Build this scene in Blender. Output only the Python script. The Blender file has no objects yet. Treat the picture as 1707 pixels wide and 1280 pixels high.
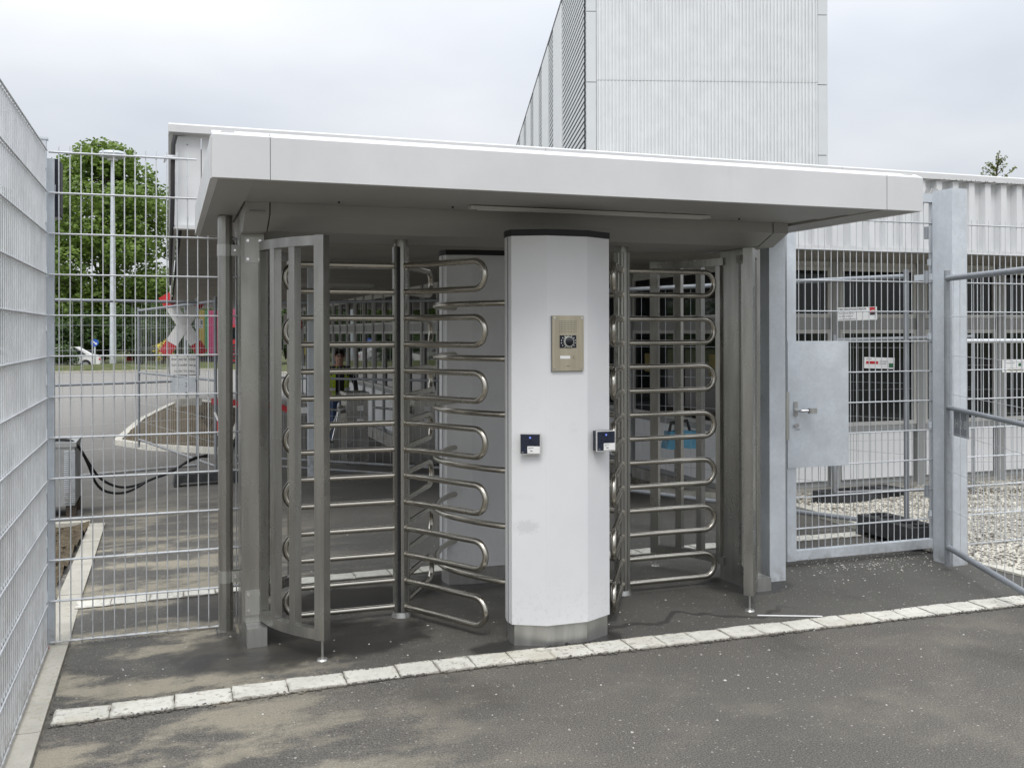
import bpy, bmesh, math, random
import numpy as np
from mathutils import Vector, Matrix, Quaternion
random.seed(7)
rng = np.random.default_rng(5)
PI = math.pi
scene = bpy.context.scene
col = scene.collection

# ------------------------------------------------------------------ camera, sky, sun, exposure
cd = bpy.data.cameras.new('camera'); cam = bpy.data.objects.new('camera', cd); col.objects.link(cam)
cam.location = (0, 0, 1.5)
YAW = math.radians(19.289); ROLL = math.radians(0.12)
m = Matrix.Rotation(-YAW, 4, 'Z') @ Matrix.Rotation(PI/2, 4, 'X') @ Matrix.Rotation(-ROLL, 4, 'Z')
cam.matrix_world = Matrix.Translation((0, 0, 1.5)) @ m
cd.sensor_width = 36; cd.lens = 1635.1/1707*36
cd.shift_y = -(640-554.4)/1707
cd.clip_start = 0.05; cd.clip_end = 3000
scene.camera = cam
scene.render.resolution_x = 1024; scene.render.resolution_y = 767

SUN_EL = math.radians(52); SUN_AZ = math.radians(205)   # azimuth of the sun measured from +Y clockwise
w = bpy.data.worlds.new('World'); scene.world = w; w.use_nodes = True
nt = w.node_tree; N = nt.nodes; L = nt.links
for n in list(N): N.remove(n)
out = N.new('ShaderNodeOutputWorld'); bg = N.new('ShaderNodeBackground'); bg.inputs[1].default_value = 0.1
sky = N.new('ShaderNodeTexSky'); sky.sky_type = 'NISHITA'; sky.sun_disc = False
sky.sun_elevation = SUN_EL; sky.sun_rotation = SUN_AZ
tc = N.new('ShaderNodeTexCoord'); sp = N.new('ShaderNodeSeparateXYZ'); L.new(tc.outputs['Generated'], sp.inputs[0])
def wmath(op, a, b=None):
    n = N.new('ShaderNodeMath'); n.operation = op
    for i, v in enumerate((a, b)):
        if v is None: continue
        if isinstance(v, (int, float)): n.inputs[i].default_value = v
        else: L.new(v, n.inputs[i])
    return n.outputs[0]
zz = wmath('ADD', wmath('MAXIMUM', sp.outputs[2], 0.0), 0.22)
cx = wmath('DIVIDE', sp.outputs[0], zz); cy = wmath('DIVIDE', sp.outputs[1], zz)
cmb = N.new('ShaderNodeCombineXYZ'); L.new(cx, cmb.inputs[0]); L.new(cy, cmb.inputs[1]); cmb.inputs[2].default_value = 3.3
nz = N.new('ShaderNodeTexNoise'); nz.inputs['Scale'].default_value = 0.95; nz.inputs['Detail'].default_value = 4; nz.inputs['Roughness'].default_value = 0.45
L.new(cmb.outputs[0], nz.inputs['Vector'])
cr = N.new('ShaderNodeValToRGB'); cr.color_ramp.elements[0].position = 0.32; cr.color_ramp.elements[1].position = 0.66
cr.color_ramp.elements[0].color = (6.9, 7.3, 7.95, 1); cr.color_ramp.elements[1].color = (9.9, 10.0, 10.2, 1)
L.new(nz.outputs[0], cr.inputs[0])
# an overcast sky is brighter overhead than at the horizon, everywhere alike
grad = wmath('ADD', wmath('MULTIPLY', wmath('POWER', wmath('MAXIMUM', sp.outputs[2], 0.0), 1.3), 2.1), 0.74)
vm = N.new('ShaderNodeVectorMath'); vm.operation = 'SCALE'; L.new(cr.outputs[0], vm.inputs[0]); L.new(grad, vm.inputs['Scale'])
mx = N.new('ShaderNodeMix'); mx.data_type = 'RGBA'; mx.inputs['Factor'].default_value = 0.9
L.new(sky.outputs[0], mx.inputs['A']); L.new(vm.outputs[0], mx.inputs['B'])
L.new(mx.outputs['Result'], bg.inputs[0]); L.new(bg.outputs[0], out.inputs[0])

sd = bpy.data.lights.new('sun', 'SUN'); sd.energy = 1.35; sd.angle = math.radians(24); sd.color = (1.0, 0.97, 0.92)
sun = bpy.data.objects.new('sun', sd); col.objects.link(sun)
sdir = Vector((math.sin(SUN_AZ)*math.cos(SUN_EL), math.cos(SUN_AZ)*math.cos(SUN_EL), math.sin(SUN_EL)))
sun.rotation_euler = sdir.to_track_quat('Z', 'Y').to_euler(); sun.location = (0, 0, 30)
vs = scene.view_settings
vs.view_transform = 'Standard'; vs.look = 'None'; vs.gamma = 1; vs.use_curve_mapping = False; vs.exposure = 0.03
scene.render.engine = 'CYCLES'

# ------------------------------------------------------------------ material helpers
class MT:
    def __init__(s, name):
        s.m = bpy.data.materials.new(name); s.m.use_nodes = True
        s.nt = s.m.node_tree; s.N = s.nt.nodes; s.L = s.nt.links
        s.b = s.N['Principled BSDF']; s.geo = s.N.new('ShaderNodeNewGeometry')
    def n(s, t, **k):
        x = s.N.new(t)
        for a, v in k.items(): setattr(x, a, v)
        return x
    def put(s, inp, v):
        if isinstance(v, (int, float)): inp.default_value = v
        elif isinstance(v, tuple): inp.default_value = (v + (1,)) if (len(v) == 3 and inp.type == 'RGBA') else v
        else: s.L.new(v, inp)
    def noise(s, scale, detail=3, rough=0.5, stretch=None, vec=None):
        x = s.n('ShaderNodeTexNoise'); x.inputs['Scale'].default_value = scale
        x.inputs['Detail'].default_value = detail; x.inputs['Roughness'].default_value = rough
        v = vec if vec is not None else s.geo.outputs['Position']
        if stretch:
            mp = s.n('ShaderNodeMapping'); mp.inputs['Scale'].default_value = stretch
            s.L.new(v, mp.inputs[0]); v = mp.outputs[0]
        s.L.new(v, x.inputs['Vector']); return x.outputs[0]
    def voro(s, scale, out='Distance', feature='F1', stretch=None):
        x = s.n('ShaderNodeTexVoronoi', feature=feature); x.inputs['Scale'].default_value = scale
        v = s.geo.outputs['Position']
        if stretch:
            mp = s.n('ShaderNodeMapping'); mp.inputs['Scale'].default_value = stretch
            s.L.new(v, mp.inputs[0]); v = mp.outputs[0]
        s.L.new(v, x.inputs['Vector']); return x.outputs[out]
    def step(s, v, a, b, lo=0.0, hi=1.0):
        x = s.n('ShaderNodeMapRange', interpolation_type='SMOOTHSTEP')
        x.inputs['From Min'].default_value = a; x.inputs['From Max'].default_value = b
        x.inputs['To Min'].default_value = lo; x.inputs['To Max'].default_value = hi
        s.L.new(v, x.inputs['Value']); return x.outputs[0]
    def mix(s, f, a, b, blend='MIX'):
        x = s.n('ShaderNodeMix', data_type='RGBA', blend_type=blend)
        s.put(x.inputs['Factor'], f); s.put(x.inputs['A'], a); s.put(x.inputs['B'], b); return x.outputs['Result']
    def math(s, op, a, b=0.0):
        x = s.n('ShaderNodeMath', operation=op); s.put(x.inputs[0], a); s.put(x.inputs[1], b); return x.outputs[0]
    def xyz(s):
        x = s.n('ShaderNodeSeparateXYZ'); s.L.new(s.geo.outputs['Position'], x.inputs[0]); return x.outputs
    def bump(s, h, strength=0.3, dist=0.01):
        x = s.n('ShaderNodeBump'); x.inputs['Strength'].default_value = strength; x.inputs['Distance'].default_value = dist
        s.L.new(h, x.inputs['Height']); s.L.new(x.outputs[0], s.b.inputs['Normal'])
    def fin(s, color=None, rough=0.5, metal=0.0, spec=None):
        if color is not None: s.put(s.b.inputs['Base Color'], color)
        s.put(s.b.inputs['Roughness'], rough); s.put(s.b.inputs['Metallic'], metal)
        if spec is not None: s.b.inputs['Specular IOR Level'].default_value = spec
        return s.m

def plain(name, c, rough=0.5, metal=0.0, var=0.12, scale=6.0, bump=0.0, spec=None, stretch=None):
    t = MT(name); f = t.noise(scale, 4, 0.55, stretch)
    lo = tuple(x*(1-var) for x in c); hi = tuple(min(1, x*(1+var)) for x in c)
    cc = t.mix(t.step(f, 0.3, 0.7), lo, hi)
    rr = t.step(f, 0.2, 0.8, max(0.02, rough-0.06), min(1, rough+0.06))
    if bump: t.bump(t.noise(scale*8, 3), bump, 0.003)
    return t.fin(cc, rr, metal, spec)

M = {}
def brushed(name, c, rough, grime=0.25):
    t = MT(name)
    a = t.noise(3.0, 4, 0.6, (6, 6, 0.6)); b = t.noise(90, 2, 0.5, (1, 1, 0.06)); d = t.noise(2.2, 5, 0.6)
    cc = t.mix(t.step(a, 0.3, 0.7), tuple(x*0.86 for x in c), tuple(min(1, x*1.1) for x in c))
    cc = t.mix(t.math('MULTIPLY', t.step(d, 0.5, 0.75), grime), cc, (0.16, 0.145, 0.11))
    t.bump(b, 0.05, 0.001)
    return t.fin(cc, t.step(d, 0.2, 0.8, rough-0.07, rough+0.1), 0.85)
M['steel'] = brushed('stainless_steel_brushed', (0.36, 0.355, 0.335), 0.27)
M['tube'] = plain('stainless_tube_polished', (0.50, 0.475, 0.42), 0.23, 1.0, var=0.05, scale=2)
M['plate'] = brushed('steel_plate_grey', (0.50, 0.50, 0.48), 0.36, 0.1)
def galv(name, c, rough=0.5):
    t = MT(name)
    v = t.voro(55, 'Color'); a = t.noise(5, 5, 0.6); b = t.noise(1.6, 4, 0.6, (1, 1, 0.5)); s = t.noise(30, 3, 0.5, (1, 1, 0.1))
    cc = t.mix(t.step(a, 0.3, 0.72), tuple(x*0.9 for x in c), tuple(min(1, x*1.07) for x in c))
    sv = t.n('ShaderNodeSeparateColor'); t.L.new(v, sv.inputs[0]); cc = t.mix(t.step(sv.outputs[0], 0.0, 1.0, 0.0, 0.20), cc, tuple(x*0.72 for x in c))
    zc = t.xyz()[2]; cc = t.mix(t.math('MULTIPLY', t.step(zc, 0.14, -0.04), t.step(t.noise(22, 4), 0.4, 0.65, 0.1, 0.6)), cc, (0.20, 0.17, 0.13))
    cc = t.mix(t.step(b, 0.52, 0.75, 0.0, 0.35), cc, tuple(x*0.62 for x in c))
    cc = t.mix(t.step(s, 0.62, 0.8, 0.0, 0.3), cc, (0.72, 0.74, 0.76))
    t.bump(a, 0.08, 0.002)
    return t.fin(cc, t.step(a, 0.3, 0.7, rough-0.08, rough+0.1), 0.25)
M['galv'] = galv('galvanised_steel', (0.61, 0.65, 0.69))
M['wire'] = galv('galvanised_wire', (0.60, 0.62, 0.64), 0.42)
M['wire_dark'] = galv('weathered_galvanised_tube', (0.29, 0.31, 0.335), 0.5)
def painted(name, c, rough=0.42, dirt=0.06, metal=0.0):
    t = MT(name)
    a = t.noise(2.1, 5, 0.6); s = t.noise(7, 4, 0.6, (1, 1, 0.12)); g = t.noise(260, 2, 0.5)
    cc = t.mix(t.step(a, 0.3, 0.75), tuple(x*(1-dirt) for x in c), c)
    cc = t.mix(t.step(s, 0.58, 0.8, 0, dirt*1.6), cc, tuple(x*0.6 for x in c))
    t.bump(g, 0.03, 0.0006)
    return t.fin(cc, t.step(a, 0.2, 0.8, rough-0.05, rough+0.08), metal)
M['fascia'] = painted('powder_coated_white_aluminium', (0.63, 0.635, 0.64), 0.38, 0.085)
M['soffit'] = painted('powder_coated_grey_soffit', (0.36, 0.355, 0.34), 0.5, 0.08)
def columnmat():
    t = MT('silver_painted_column')
    a = t.noise(1.4, 4, 0.6); sc = t.noise(9, 5, 0.7, (1, 1, 0.5)); g = t.noise(260, 2)
    cc = t.mix(t.step(a, 0.3, 0.7), (0.69, 0.70, 0.715), (0.75, 0.755, 0.765))
    cc = t.mix(t.step(sc, 0.70, 0.78, 0, 0.22), cc, (0.36, 0.36, 0.36))
    x = t.xyz()
    # one scuff where something rubbed against the front
    dx = t.math('MULTIPLY', t.math('SUBTRACT', x[0], 1.615), 16.0); dz = t.math('MULTIPLY', t.math('SUBTRACT', x[2], 0.57), 26.0)
    r = t.math('SQRT', t.math('ADD', t.math('MULTIPLY', dx, dx), t.math('MULTIPLY', dz, dz)))
    r = t.math('ADD', r, t.math('MULTIPLY', t.math('SUBTRACT', t.noise(60, 4), 0.5), 1.8))
    cc = t.mix(t.step(r, 0.4, 1.1, 0.22, 0.0), cc, (0.28, 0.29, 0.28))
    sp2 = t.math('MULTIPLY', t.step(x[2], 0.42, 0.10), t.step(t.noise(48, 5, 0.7), 0.5, 0.66)); cc = t.mix(t.math('MULTIPLY', sp2, 0.13), cc, (0.30, 0.27, 0.22))
    hm = t.math('MULTIPLY', t.step(t.noise(6, 5, 0.7), 0.56, 0.72), t.math('MULTIPLY', t.step(x[2], 0.5, 0.85), t.step(x[2], 1.35, 1.0))); cc = t.mix(t.math('MULTIPLY', hm, 0.13), cc, (0.34, 0.33, 0.31))
    t.bump(g, 0.03, 0.0006)
    return t.fin(cc, t.step(a, 0.2, 0.8, 0.36, 0.46), 0.08)
M['column'] = columnmat()
M['white'] = painted('white_sheet_metal', (0.70, 0.71, 0.72), 0.45, 0.10)
M['cladding'] = painted('pale_trapezoid_cladding', (0.68, 0.69, 0.70), 0.42, 0.08)
M['tower'] = painted('tower_ribbed_cladding', (0.75, 0.77, 0.785), 0.5, 0.07)
M['tower_trim'] = painted('tower_corner_trim', (0.62, 0.645, 0.66), 0.5, 0.05)
M['tower_dark'] = plain('tower_louvre_gap', (0.10, 0.10, 0.11), 0.8)
M['frame'] = painted('window_frame_grey', (0.36, 0.37, 0.37), 0.45, 0.06)
M['frame_light'] = painted('window_frame_light', (0.60, 0.60, 0.58), 0.45, 0.05)
M['panelw'] = painted('white_door_panel', (0.90, 0.91, 0.92), 0.35, 0.02)
M['ceiling'] = plain('beige_ceiling_boards', (0.30, 0.285, 0.255), 0.7, var=0.12, scale=1.5)
M['black'] = plain('black_rubber', (0.014, 0.014, 0.016), 0.6, var=0.3)
M['blackgl'] = plain('black_plastic', (0.012, 0.014, 0.022), 0.28, var=0.2)
M['navy'] = plain('navy_reader_face', (0.012, 0.017, 0.035), 0.3, var=0.15, scale=40)
M['paper'] = plain('white_label', (0.78, 0.78, 0.77), 0.6, var=0.03)
M['ink'] = plain('dark_ink', (0.03, 0.03, 0.035), 0.6)
M['inkgrey'] = plain('grey_ink', (0.22, 0.23, 0.24), 0.6)
M['red'] = plain('red_paint', (0.50, 0.022, 0.03), 0.45, var=0.12)
M['pink'] = plain('faded_pink_paint', (0.33, 0.06, 0.11), 0.45)
M['yellow'] = plain('yellow_paint', (0.20, 0.155, 0.03), 0.5)
M['green'] = plain('green_paint', (0.03, 0.13, 0.06), 0.5)
M['magenta'] = plain('magenta_paint', (0.28, 0.035, 0.10), 0.5)
M['blue'] = plain('blue_paint', (0.02, 0.10, 0.50), 0.4)
M['lightblue'] = plain('light_blue_bag', (0.06, 0.20, 0.30), 0.5)
M['hivis'] = plain('hi_vis_yellow', (0.62, 0.78, 0.04), 0.7, var=0.1, scale=20)
M['shirt'] = plain('dark_cloth', (0.018, 0.018, 0.024), 0.85, var=0.3, scale=25)
M['jeans'] = plain('blue_denim', (0.04, 0.07, 0.16), 0.85, var=0.3, scale=30)
M['skin'] = plain('skin', (0.48, 0.27, 0.19), 0.5, var=0.06, scale=20)
M['hair'] = plain('brown_hair', (0.03, 0.02, 0.014), 0.6)
M['bronze'] = brushed('champagne_faceplate', (0.52, 0.47, 0.36), 0.34, 0.05)
M['chrome'] = plain('chrome_ring', (0.7, 0.7, 0.7), 0.15, 1.0, var=0.03)
M['lens'] = plain('camera_lens_glass', (0.008, 0.009, 0.014), 0.05, var=0.05)
M['bluelight'] = plain('blue_indicator', (0.10, 0.20, 0.85), 0.3)
t = MT('dark_window_glass'); g = t.noise(0.8, 3, 0.5)
M['glass'] = t.fin(t.mix(t.step(g, 0.3, 0.7), (0.007, 0.009, 0.010), (0.016, 0.019, 0.019)), 0.03, 0.0, 0.36)
t = MT('light_tube_cover'); M['tubecover'] = t.fin((0.62, 0.62, 0.60), 0.35)
M['bark'] = plain('tree_bark', (0.07, 0.055, 0.04), 0.9, var=0.35, scale=8, bump=0.5)
def leafmat(name, lo, hi):
    t = MT(name)
    n1 = t.noise(0.9, 3, 0.6); n2 = t.noise(9, 2, 0.5)
    cc = t.mix(t.step(n1, 0.35, 0.65), lo, hi)
    cc = t.mix(t.step(n2, 0.35, 0.7, 0, 0.5), cc, tuple(x*1.6 for x in hi))
    t.put(t.b.inputs['Base Color'], cc); t.b.inputs['Roughness'].default_value = 0.6
    tr = t.n('ShaderNodeBsdfTranslucent'); t.put(tr.inputs[0], cc)
    ms = t.n('ShaderNodeMixShader'); ms.inputs[0].default_value = 0.3
    t.L.new(t.b.outputs[0], ms.inputs[1]); t.L.new(tr.outputs[0], ms.inputs[2])
    t.L.new(ms.outputs[0], t.N['Material Output'].inputs[0]); return t.m
M['leaf'] = leafmat('chestnut_leaves', (0.06, 0.11, 0.02), (0.18, 0.26, 0.05))
M['leafdark'] = leafmat('shrub_leaves', (0.022, 0.045, 0.014), (0.075, 0.125, 0.03))
M['leafyellow'] = leafmat('yellow_blossom', (0.45, 0.36, 0.04), (0.65, 0.55, 0.08))
M['leafyoung'] = leafmat('young_leaves', (0.10, 0.12, 0.02), (0.20, 0.24, 0.05))

def asphalt():
    t = MT('asphalt'); x = t.xyz()
    fine = t.noise(150, 6, 0.85); mid = t.noise(24, 4, 0.65); big = t.noise(1.3, 5, 0.6); g2 = t.voro(95)
    cc = t.mix(t.step(fine, 0.34, 0.66), (0.034, 0.033, 0.030), (0.145, 0.139, 0.127))
    cc = t.mix(t.step(big, 0.35, 0.68, 0, 0.55), cc, t.mix(0.5, cc, (0.15, 0.145, 0.13)))
    # the older surface in front of the stone strip is coarser and paler
    front = t.step(x[1], 4.24, 4.20)
    cc = t.mix(t.math('MULTIPLY', front, t.step(t.noise(1.1, 5, 0.6), 0.3, 0.7, 0.35, 0.85)), cc, t.mix(t.step(fine, 0.4, 0.62), (0.045, 0.042, 0.037), (0.235, 0.218, 0.192)))
    # pale aggregate specks
    vd = t.voro(70); vc = t.voro(70, 'Color'); sv = t.n('ShaderNodeSeparateColor'); t.L.new(vc, sv.inputs[0])
    sp_ = t.math('MULTIPLY', t.step(vd, 0.34, 0.18), t.step(sv.outputs[0], 0.84, 0.95))
    cc = t.mix(t.math('MULTIPLY', sp_, 0.6), cc, (0.42, 0.40, 0.36))
    vd = t.voro(29, stretch=(1, 1.3, 1)); vc = t.voro(29, 'Color', stretch=(1, 1.3, 1)); sv = t.n('ShaderNodeSeparateColor'); t.L.new(vc, sv.inputs[0])
    sp_ = t.math('MULTIPLY', t.step(t.math('ADD', vd, t.math('MULTIPLY', fine, 0.2)), 0.32, 0.20), t.step(sv.outputs[1], 0.93, 0.95))
    cc = t.mix(t.math('MULTIPLY', sp_, 0.75), cc, (0.50, 0.47, 0.42))
    # sand trodden and washed over the left part
    sn = t.noise(2.3, 6, 0.62, (0.75, 1.5, 1)); reg = t.step(x[0], 1.7, -0.2)
    sm = t.math('MULTIPLY', t.step(t.math('ADD', sn, t.math('MULTIPLY', t.math('SUBTRACT', mid, 0.5), 0.16)), 0.44, 0.60), reg)
    reg2 = t.math('MULTIPLY', t.step(x[1], 13, 7), 0.85)
    cc = t.mix(t.math('MULTIPLY', sm, reg2), cc, t.mix(t.step(fine, 0.3, 0.7), (0.25, 0.22, 0.165), (0.42, 0.385, 0.30)))
    fd = t.noise(1.15, 7, 0.68, (1, 1.25, 1)); cc = t.mix(t.math('MULTIPLY', t.step(fd, 0.50, 0.68, 0, 0.30), front), cc, t.mix(t.step(fine, 0.3, 0.7), (0.16, 0.142, 0.112), (0.33, 0.30, 0.245)))
    dk = t.noise(0.8, 5, 0.6, (1.6, 1, 1)); cc = t.mix(t.step(dk, 0.54, 0.70, 0, 0.45), cc, (0.045, 0.042, 0.037))
    dn = t.noise(1.9, 6, 0.65, (1, 1.7, 1)); cc = t.mix(t.math('MULTIPLY', t.step(dn, 0.55, 0.75, 0, 0.35), t.step(x[1], 3, 6)), cc, (0.24, 0.225, 0.195))
    # wet stains
    def ell(cx, cy, rx, ry, edge=0.75):
        dx = t.math('DIVIDE', t.math('SUBTRACT', x[0], cx), rx); dy = t.math('DIVIDE', t.math('SUBTRACT', x[1], cy), ry)
        r = t.math('SQRT', t.math('ADD', t.math('MULTIPLY', dx, dx), t.math('MULTIPLY', dy, dy)))
        r = t.math('ADD', r, t.math('MULTIPLY', t.math('SUBTRACT', t.noise(4.5, 5, 0.6), 0.5), 1.0))
        return t.step(r, 1.05, edge)
    wet = t.math('MAXIMUM', ell(0.58, 4.84, 0.70, 0.36), ell(1.75, 4.42, 0.45, 0.15))
    wet = t.math('MAXIMUM', wet, ell(1.72, 5.72, 0.42, 0.28)); wet = t.math('MAXIMUM', wet, ell(0.95, 5.55, 0.5, 0.25))
    wet = t.math('MAXIMUM', wet, ell(0.25, 5.75, 0.28, 0.35)); wet = t.math('MAXIMUM', wet, ell(3.25, 5.05, 0.3, 0.22))
    cc = t.mix(t.math('MULTIPLY', wet, 0.82), cc, (0.022, 0.021, 0.020))
    # thin damp rim wandering from the column to the right
    path = t.math('ADD', 4.56, t.math('MULTIPLY', t.math('SUBTRACT', t.noise(2.2, 3, 0.5, (1, 0, 0)), 0.5), 0.9))
    ln = t.step(t.math('ABSOLUTE', t.math('SUBTRACT', x[1], path)), 0.035, 0.012)
    ln = t.math('MULTIPLY', ln, t.math('MULTIPLY', t.step(x[0], 2.0, 2.15), t.step(x[0], 3.3, 3.0)))
    cc = t.mix(t.math('MULTIPLY', ln, 0.65), cc, (0.025, 0.024, 0.022))
    # far road surface weathers paler
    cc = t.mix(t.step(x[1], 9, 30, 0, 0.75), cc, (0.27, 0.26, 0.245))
    t.bump(t.math('ADD', fine, t.math('MULTIPLY', g2, 0.35)), 0.32, 0.004)
    rr = t.mix(wet, (0.86, 0.86, 0.86), (0.42, 0.42, 0.42))
    return t.fin(cc, rr, 0, 0.35)
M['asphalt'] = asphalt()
def soilmat(name, a, b, c):
    t = MT(name); n1 = t.noise(14, 6, 0.7); n2 = t.noise(2, 4); n3 = t.noise(90, 3)
    cc = t.mix(t.step(n1, 0.35, 0.65), a, b); cc = t.mix(t.step(n2, 0.45, 0.7, 0, 0.6), cc, c)
    t.bump(t.math('ADD', n1, n3), 0.9, 0.03); return t.fin(cc, 0.95, 0, 0.2)
M['soil'] = soilmat('bare_soil', (0.085, 0.065, 0.042), (0.19, 0.155, 0.105), (0.13, 0.11, 0.07))
M['verge'] = soilmat('verge_grass_and_soil', (0.06, 0.09, 0.03), (0.12, 0.13, 0.05), (0.19, 0.16, 0.11))
M['terrain'] = soilmat('far_ground', (0.07, 0.09, 0.035), (0.13, 0.13, 0.07), (0.10, 0.12, 0.05))
def gravelmat():
    t = MT('limestone_gravel'); a = t.voro(38, 'Color'); d = t.voro(38); n = t.noise(1.1, 4); x = t.xyz()
    sv = t.n('ShaderNodeSeparateColor'); t.L.new(a, sv.inputs[0])
    cc = t.mix(sv.outputs[0], (0.36, 0.34, 0.30), (0.80, 0.76, 0.66))
    cc = t.mix(t.step(d, 0.42, 0.62, 0, 0.85), cc, (0.07, 0.06, 0.05))
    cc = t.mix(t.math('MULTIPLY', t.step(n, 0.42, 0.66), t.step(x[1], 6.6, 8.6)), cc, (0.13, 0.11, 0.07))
    t.bump(d, 1.0, 0.02); return t.fin(cc, 0.9, 0, 0.2)
M['gravel'] = gravelmat()
def pebble(name, c0, c1):
    t = MT(name); a = t.voro(40, 'Color'); sv = t.n('ShaderNodeSeparateColor'); t.L.new(a, sv.inputs[0])
    return t.fin(t.mix(sv.outputs[0], c0, c1), 0.85, 0, 0.2)
M['pebble'] = pebble('limestone_pebbles', (0.42, 0.40, 0.35), (0.76, 0.73, 0.65))
M['chip'] = pebble('stone_chips', (0.35, 0.34, 0.31), (0.62, 0.60, 0.56))
def stonemat(name, c, dark, edge=False):
    t = MT(name); a = t.noise(5, 5, 0.65); b = t.noise(38, 5, 0.75); e = t.noise(120, 3, 0.6); big = t.noise(0.8, 3)
    cc = t.mix(t.step(a, 0.3, 0.7), tuple(x*0.82 for x in c), c)
    cc = t.mix(t.math('MULTIPLY', t.step(b, 0.53, 0.63), t.step(big, 0.42, 0.6, 0.35, 1.0)), cc, dark)
    cc = t.mix(t.step(e, 0.3, 0.7, 0, 0.2), cc, tuple(x*0.7 for x in c))
    if edge:
        tc_ = t.n('ShaderNodeTexCoord'); q = t.n('ShaderNodeSeparateXYZ'); t.L.new(tc_.outputs['Object'], q.inputs[0]); jn = t.math('MULTIPLY', t.math('SUBTRACT', t.noise(20, 6, 0.75), 0.5), 0.6)
        ex = t.step(t.math('ADD', t.math('ABSOLUTE', q.outputs[0]), t.math('MULTIPLY', jn, 0.6)), 0.455, 0.50); ey = t.step(t.math('ADD', t.math('ABSOLUTE', q.outputs[1]), jn), 0.43, 0.50)
        cc = t.mix(t.math('MULTIPLY', t.math('MAXIMUM', ex, ey), 0.55), cc, (0.22, 0.20, 0.165))
        sd_ = t.noise(1.7, 4, 0.6); cc = t.mix(t.step(sd_, 0.52, 0.68, 0, 0.45), cc, (0.46, 0.42, 0.32))
    t.bump(t.math('ADD', b, e), 0.4, 0.004); return t.fin(cc, 0.9, 0, 0.25)
M['sett'] = stonemat('pale_setts', (0.70, 0.685, 0.62), (0.27, 0.25, 0.21), True)
M['settk'] = stonemat('pale_kerb_stone', (0.66, 0.64, 0.57), (0.30, 0.28, 0.23))
M['kerb'] = stonemat('concrete_kerb', (0.50, 0.48, 0.42), (0.36, 0.31, 0.22))
M['concrete'] = plain('concrete', (0.36, 0.35, 0.32), 0.9, var=0.2, scale=5, bump=0.3)
M['mortar'] = plain('dark_joint', (0.13, 0.12, 0.10), 0.95, var=0.3, scale=20)
M['blockrubber'] = plain('recycled_rubber_block', (0.035, 0.036, 0.038), 0.8, var=0.4, scale=14, bump=0.5)
M['steelbox'] = painted('worn_aluminium_box', (0.42, 0.43, 0.43), 0.45, 0.35, 0.5)

# ------------------------------------------------------------------ geometry helpers
ORIG = {}
def gz(x, y):
    z = -.04*min(max((1-x)/1.5, 0), 1)
    z -= .045*min(max(y-6, 0), 13)
    k = min(max((x-3)/2, 0), 1); z -= .06*k*k*(3-2*k)*min(max(y-6, 0), 4)
    return z
def attach(o, parent):
    if parent is None: return o
    o.parent = parent
    if parent.name in ORIG: o.matrix_parent_inverse = Matrix.Translation(-ORIG[parent.name])
    return o
def thing(name, label, cat, loc=(0, 0, 0), group=None):
    o = bpy.data.objects.new(name, None); col.objects.link(o); o.location = loc
    o.empty_display_size = 0.1
    ORIG[o.name] = Vector(loc)
    o['label'] = label; o['category'] = cat
    if group: o['group'] = group
    return o
def tag(o, label, cat, group=None, kind=None):
    o['label'] = label; o['category'] = cat
    if group: o['group'] = group
    if kind: o['kind'] = kind
    return o
def addobj(name, me, parent=None):
    o = bpy.data.objects.new(name, me); col.objects.link(o); attach(o, parent); return o
def obj(name, bm, mat, parent=None, smooth=False, bevel=0, kind=None, mats=None):
    if bevel:
        bmesh.ops.bevel(bm, geom=[e for e in bm.edges if len(e.link_faces) == 2 and e.calc_face_angle(0) > 0.5], offset=bevel, segments=2, affect='EDGES', profile=0.6)
    bmesh.ops.recalc_face_normals(bm, faces=bm.faces)
    me = bpy.data.meshes.new(name); bm.to_mesh(me); bm.free()
    for q in (mats or [mat]): me.materials.append(q)
    if smooth:
        for p in me.polygons: p.use_smooth = True
        me.set_sharp_from_angle(angle=math.radians(40))
    o = addobj(name, me, parent)
    if kind: o['kind'] = kind
    return o
def B(): return bmesh.new()
def box(bm, x0, x1, y0, y1, z0, z1, mat4=None):
    vs = [Vector((x, y, z)) for x in (x0, x1) for y in (y0, y1) for z in (z0, z1)]
    if mat4: vs = [mat4 @ v for v in vs]
    v = [bm.verts.new(p) for p in vs]
    for f in ((0,1,3,2), (4,6,7,5), (0,4,5,1), (2,3,7,6), (0,2,6,4), (1,5,7,3)): bm.faces.new([v[i] for i in f])
    return bm
def obox(bm, c, dims, rz=0, rx=0):
    m4 = Matrix.Translation(c) @ Matrix.Rotation(rz, 4, 'Z') @ Matrix.Rotation(rx, 4, 'X')
    return box(bm, -dims[0]/2, dims[0]/2, -dims[1]/2, dims[1]/2, -dims[2]/2, dims[2]/2, m4)
def prism(bm, pts, z0, z1):
    a = [bm.verts.new((p[0], p[1], z0)) for p in pts]; b = [bm.verts.new((p[0], p[1], z1)) for p in pts]
    n = len(pts)
    for i in range(n): bm.faces.new((a[i], a[(i+1) % n], b[(i+1) % n], b[i]))
    bm.faces.new(a[::-1]); bm.faces.new(b); return bm
def profx(bm, prof, x0, x1):       # profile in (y,z) extruded along x
    a = [bm.verts.new((x0, p[0], p[1])) for p in prof]; b = [bm.verts.new((x1, p[0], p[1])) for p in prof]
    n = len(prof)
    for i in range(n): bm.faces.new((a[i], a[(i+1) % n], b[(i+1) % n], b[i]))
    bm.faces.new(a[::-1]); bm.faces.new(b); return bm
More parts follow.
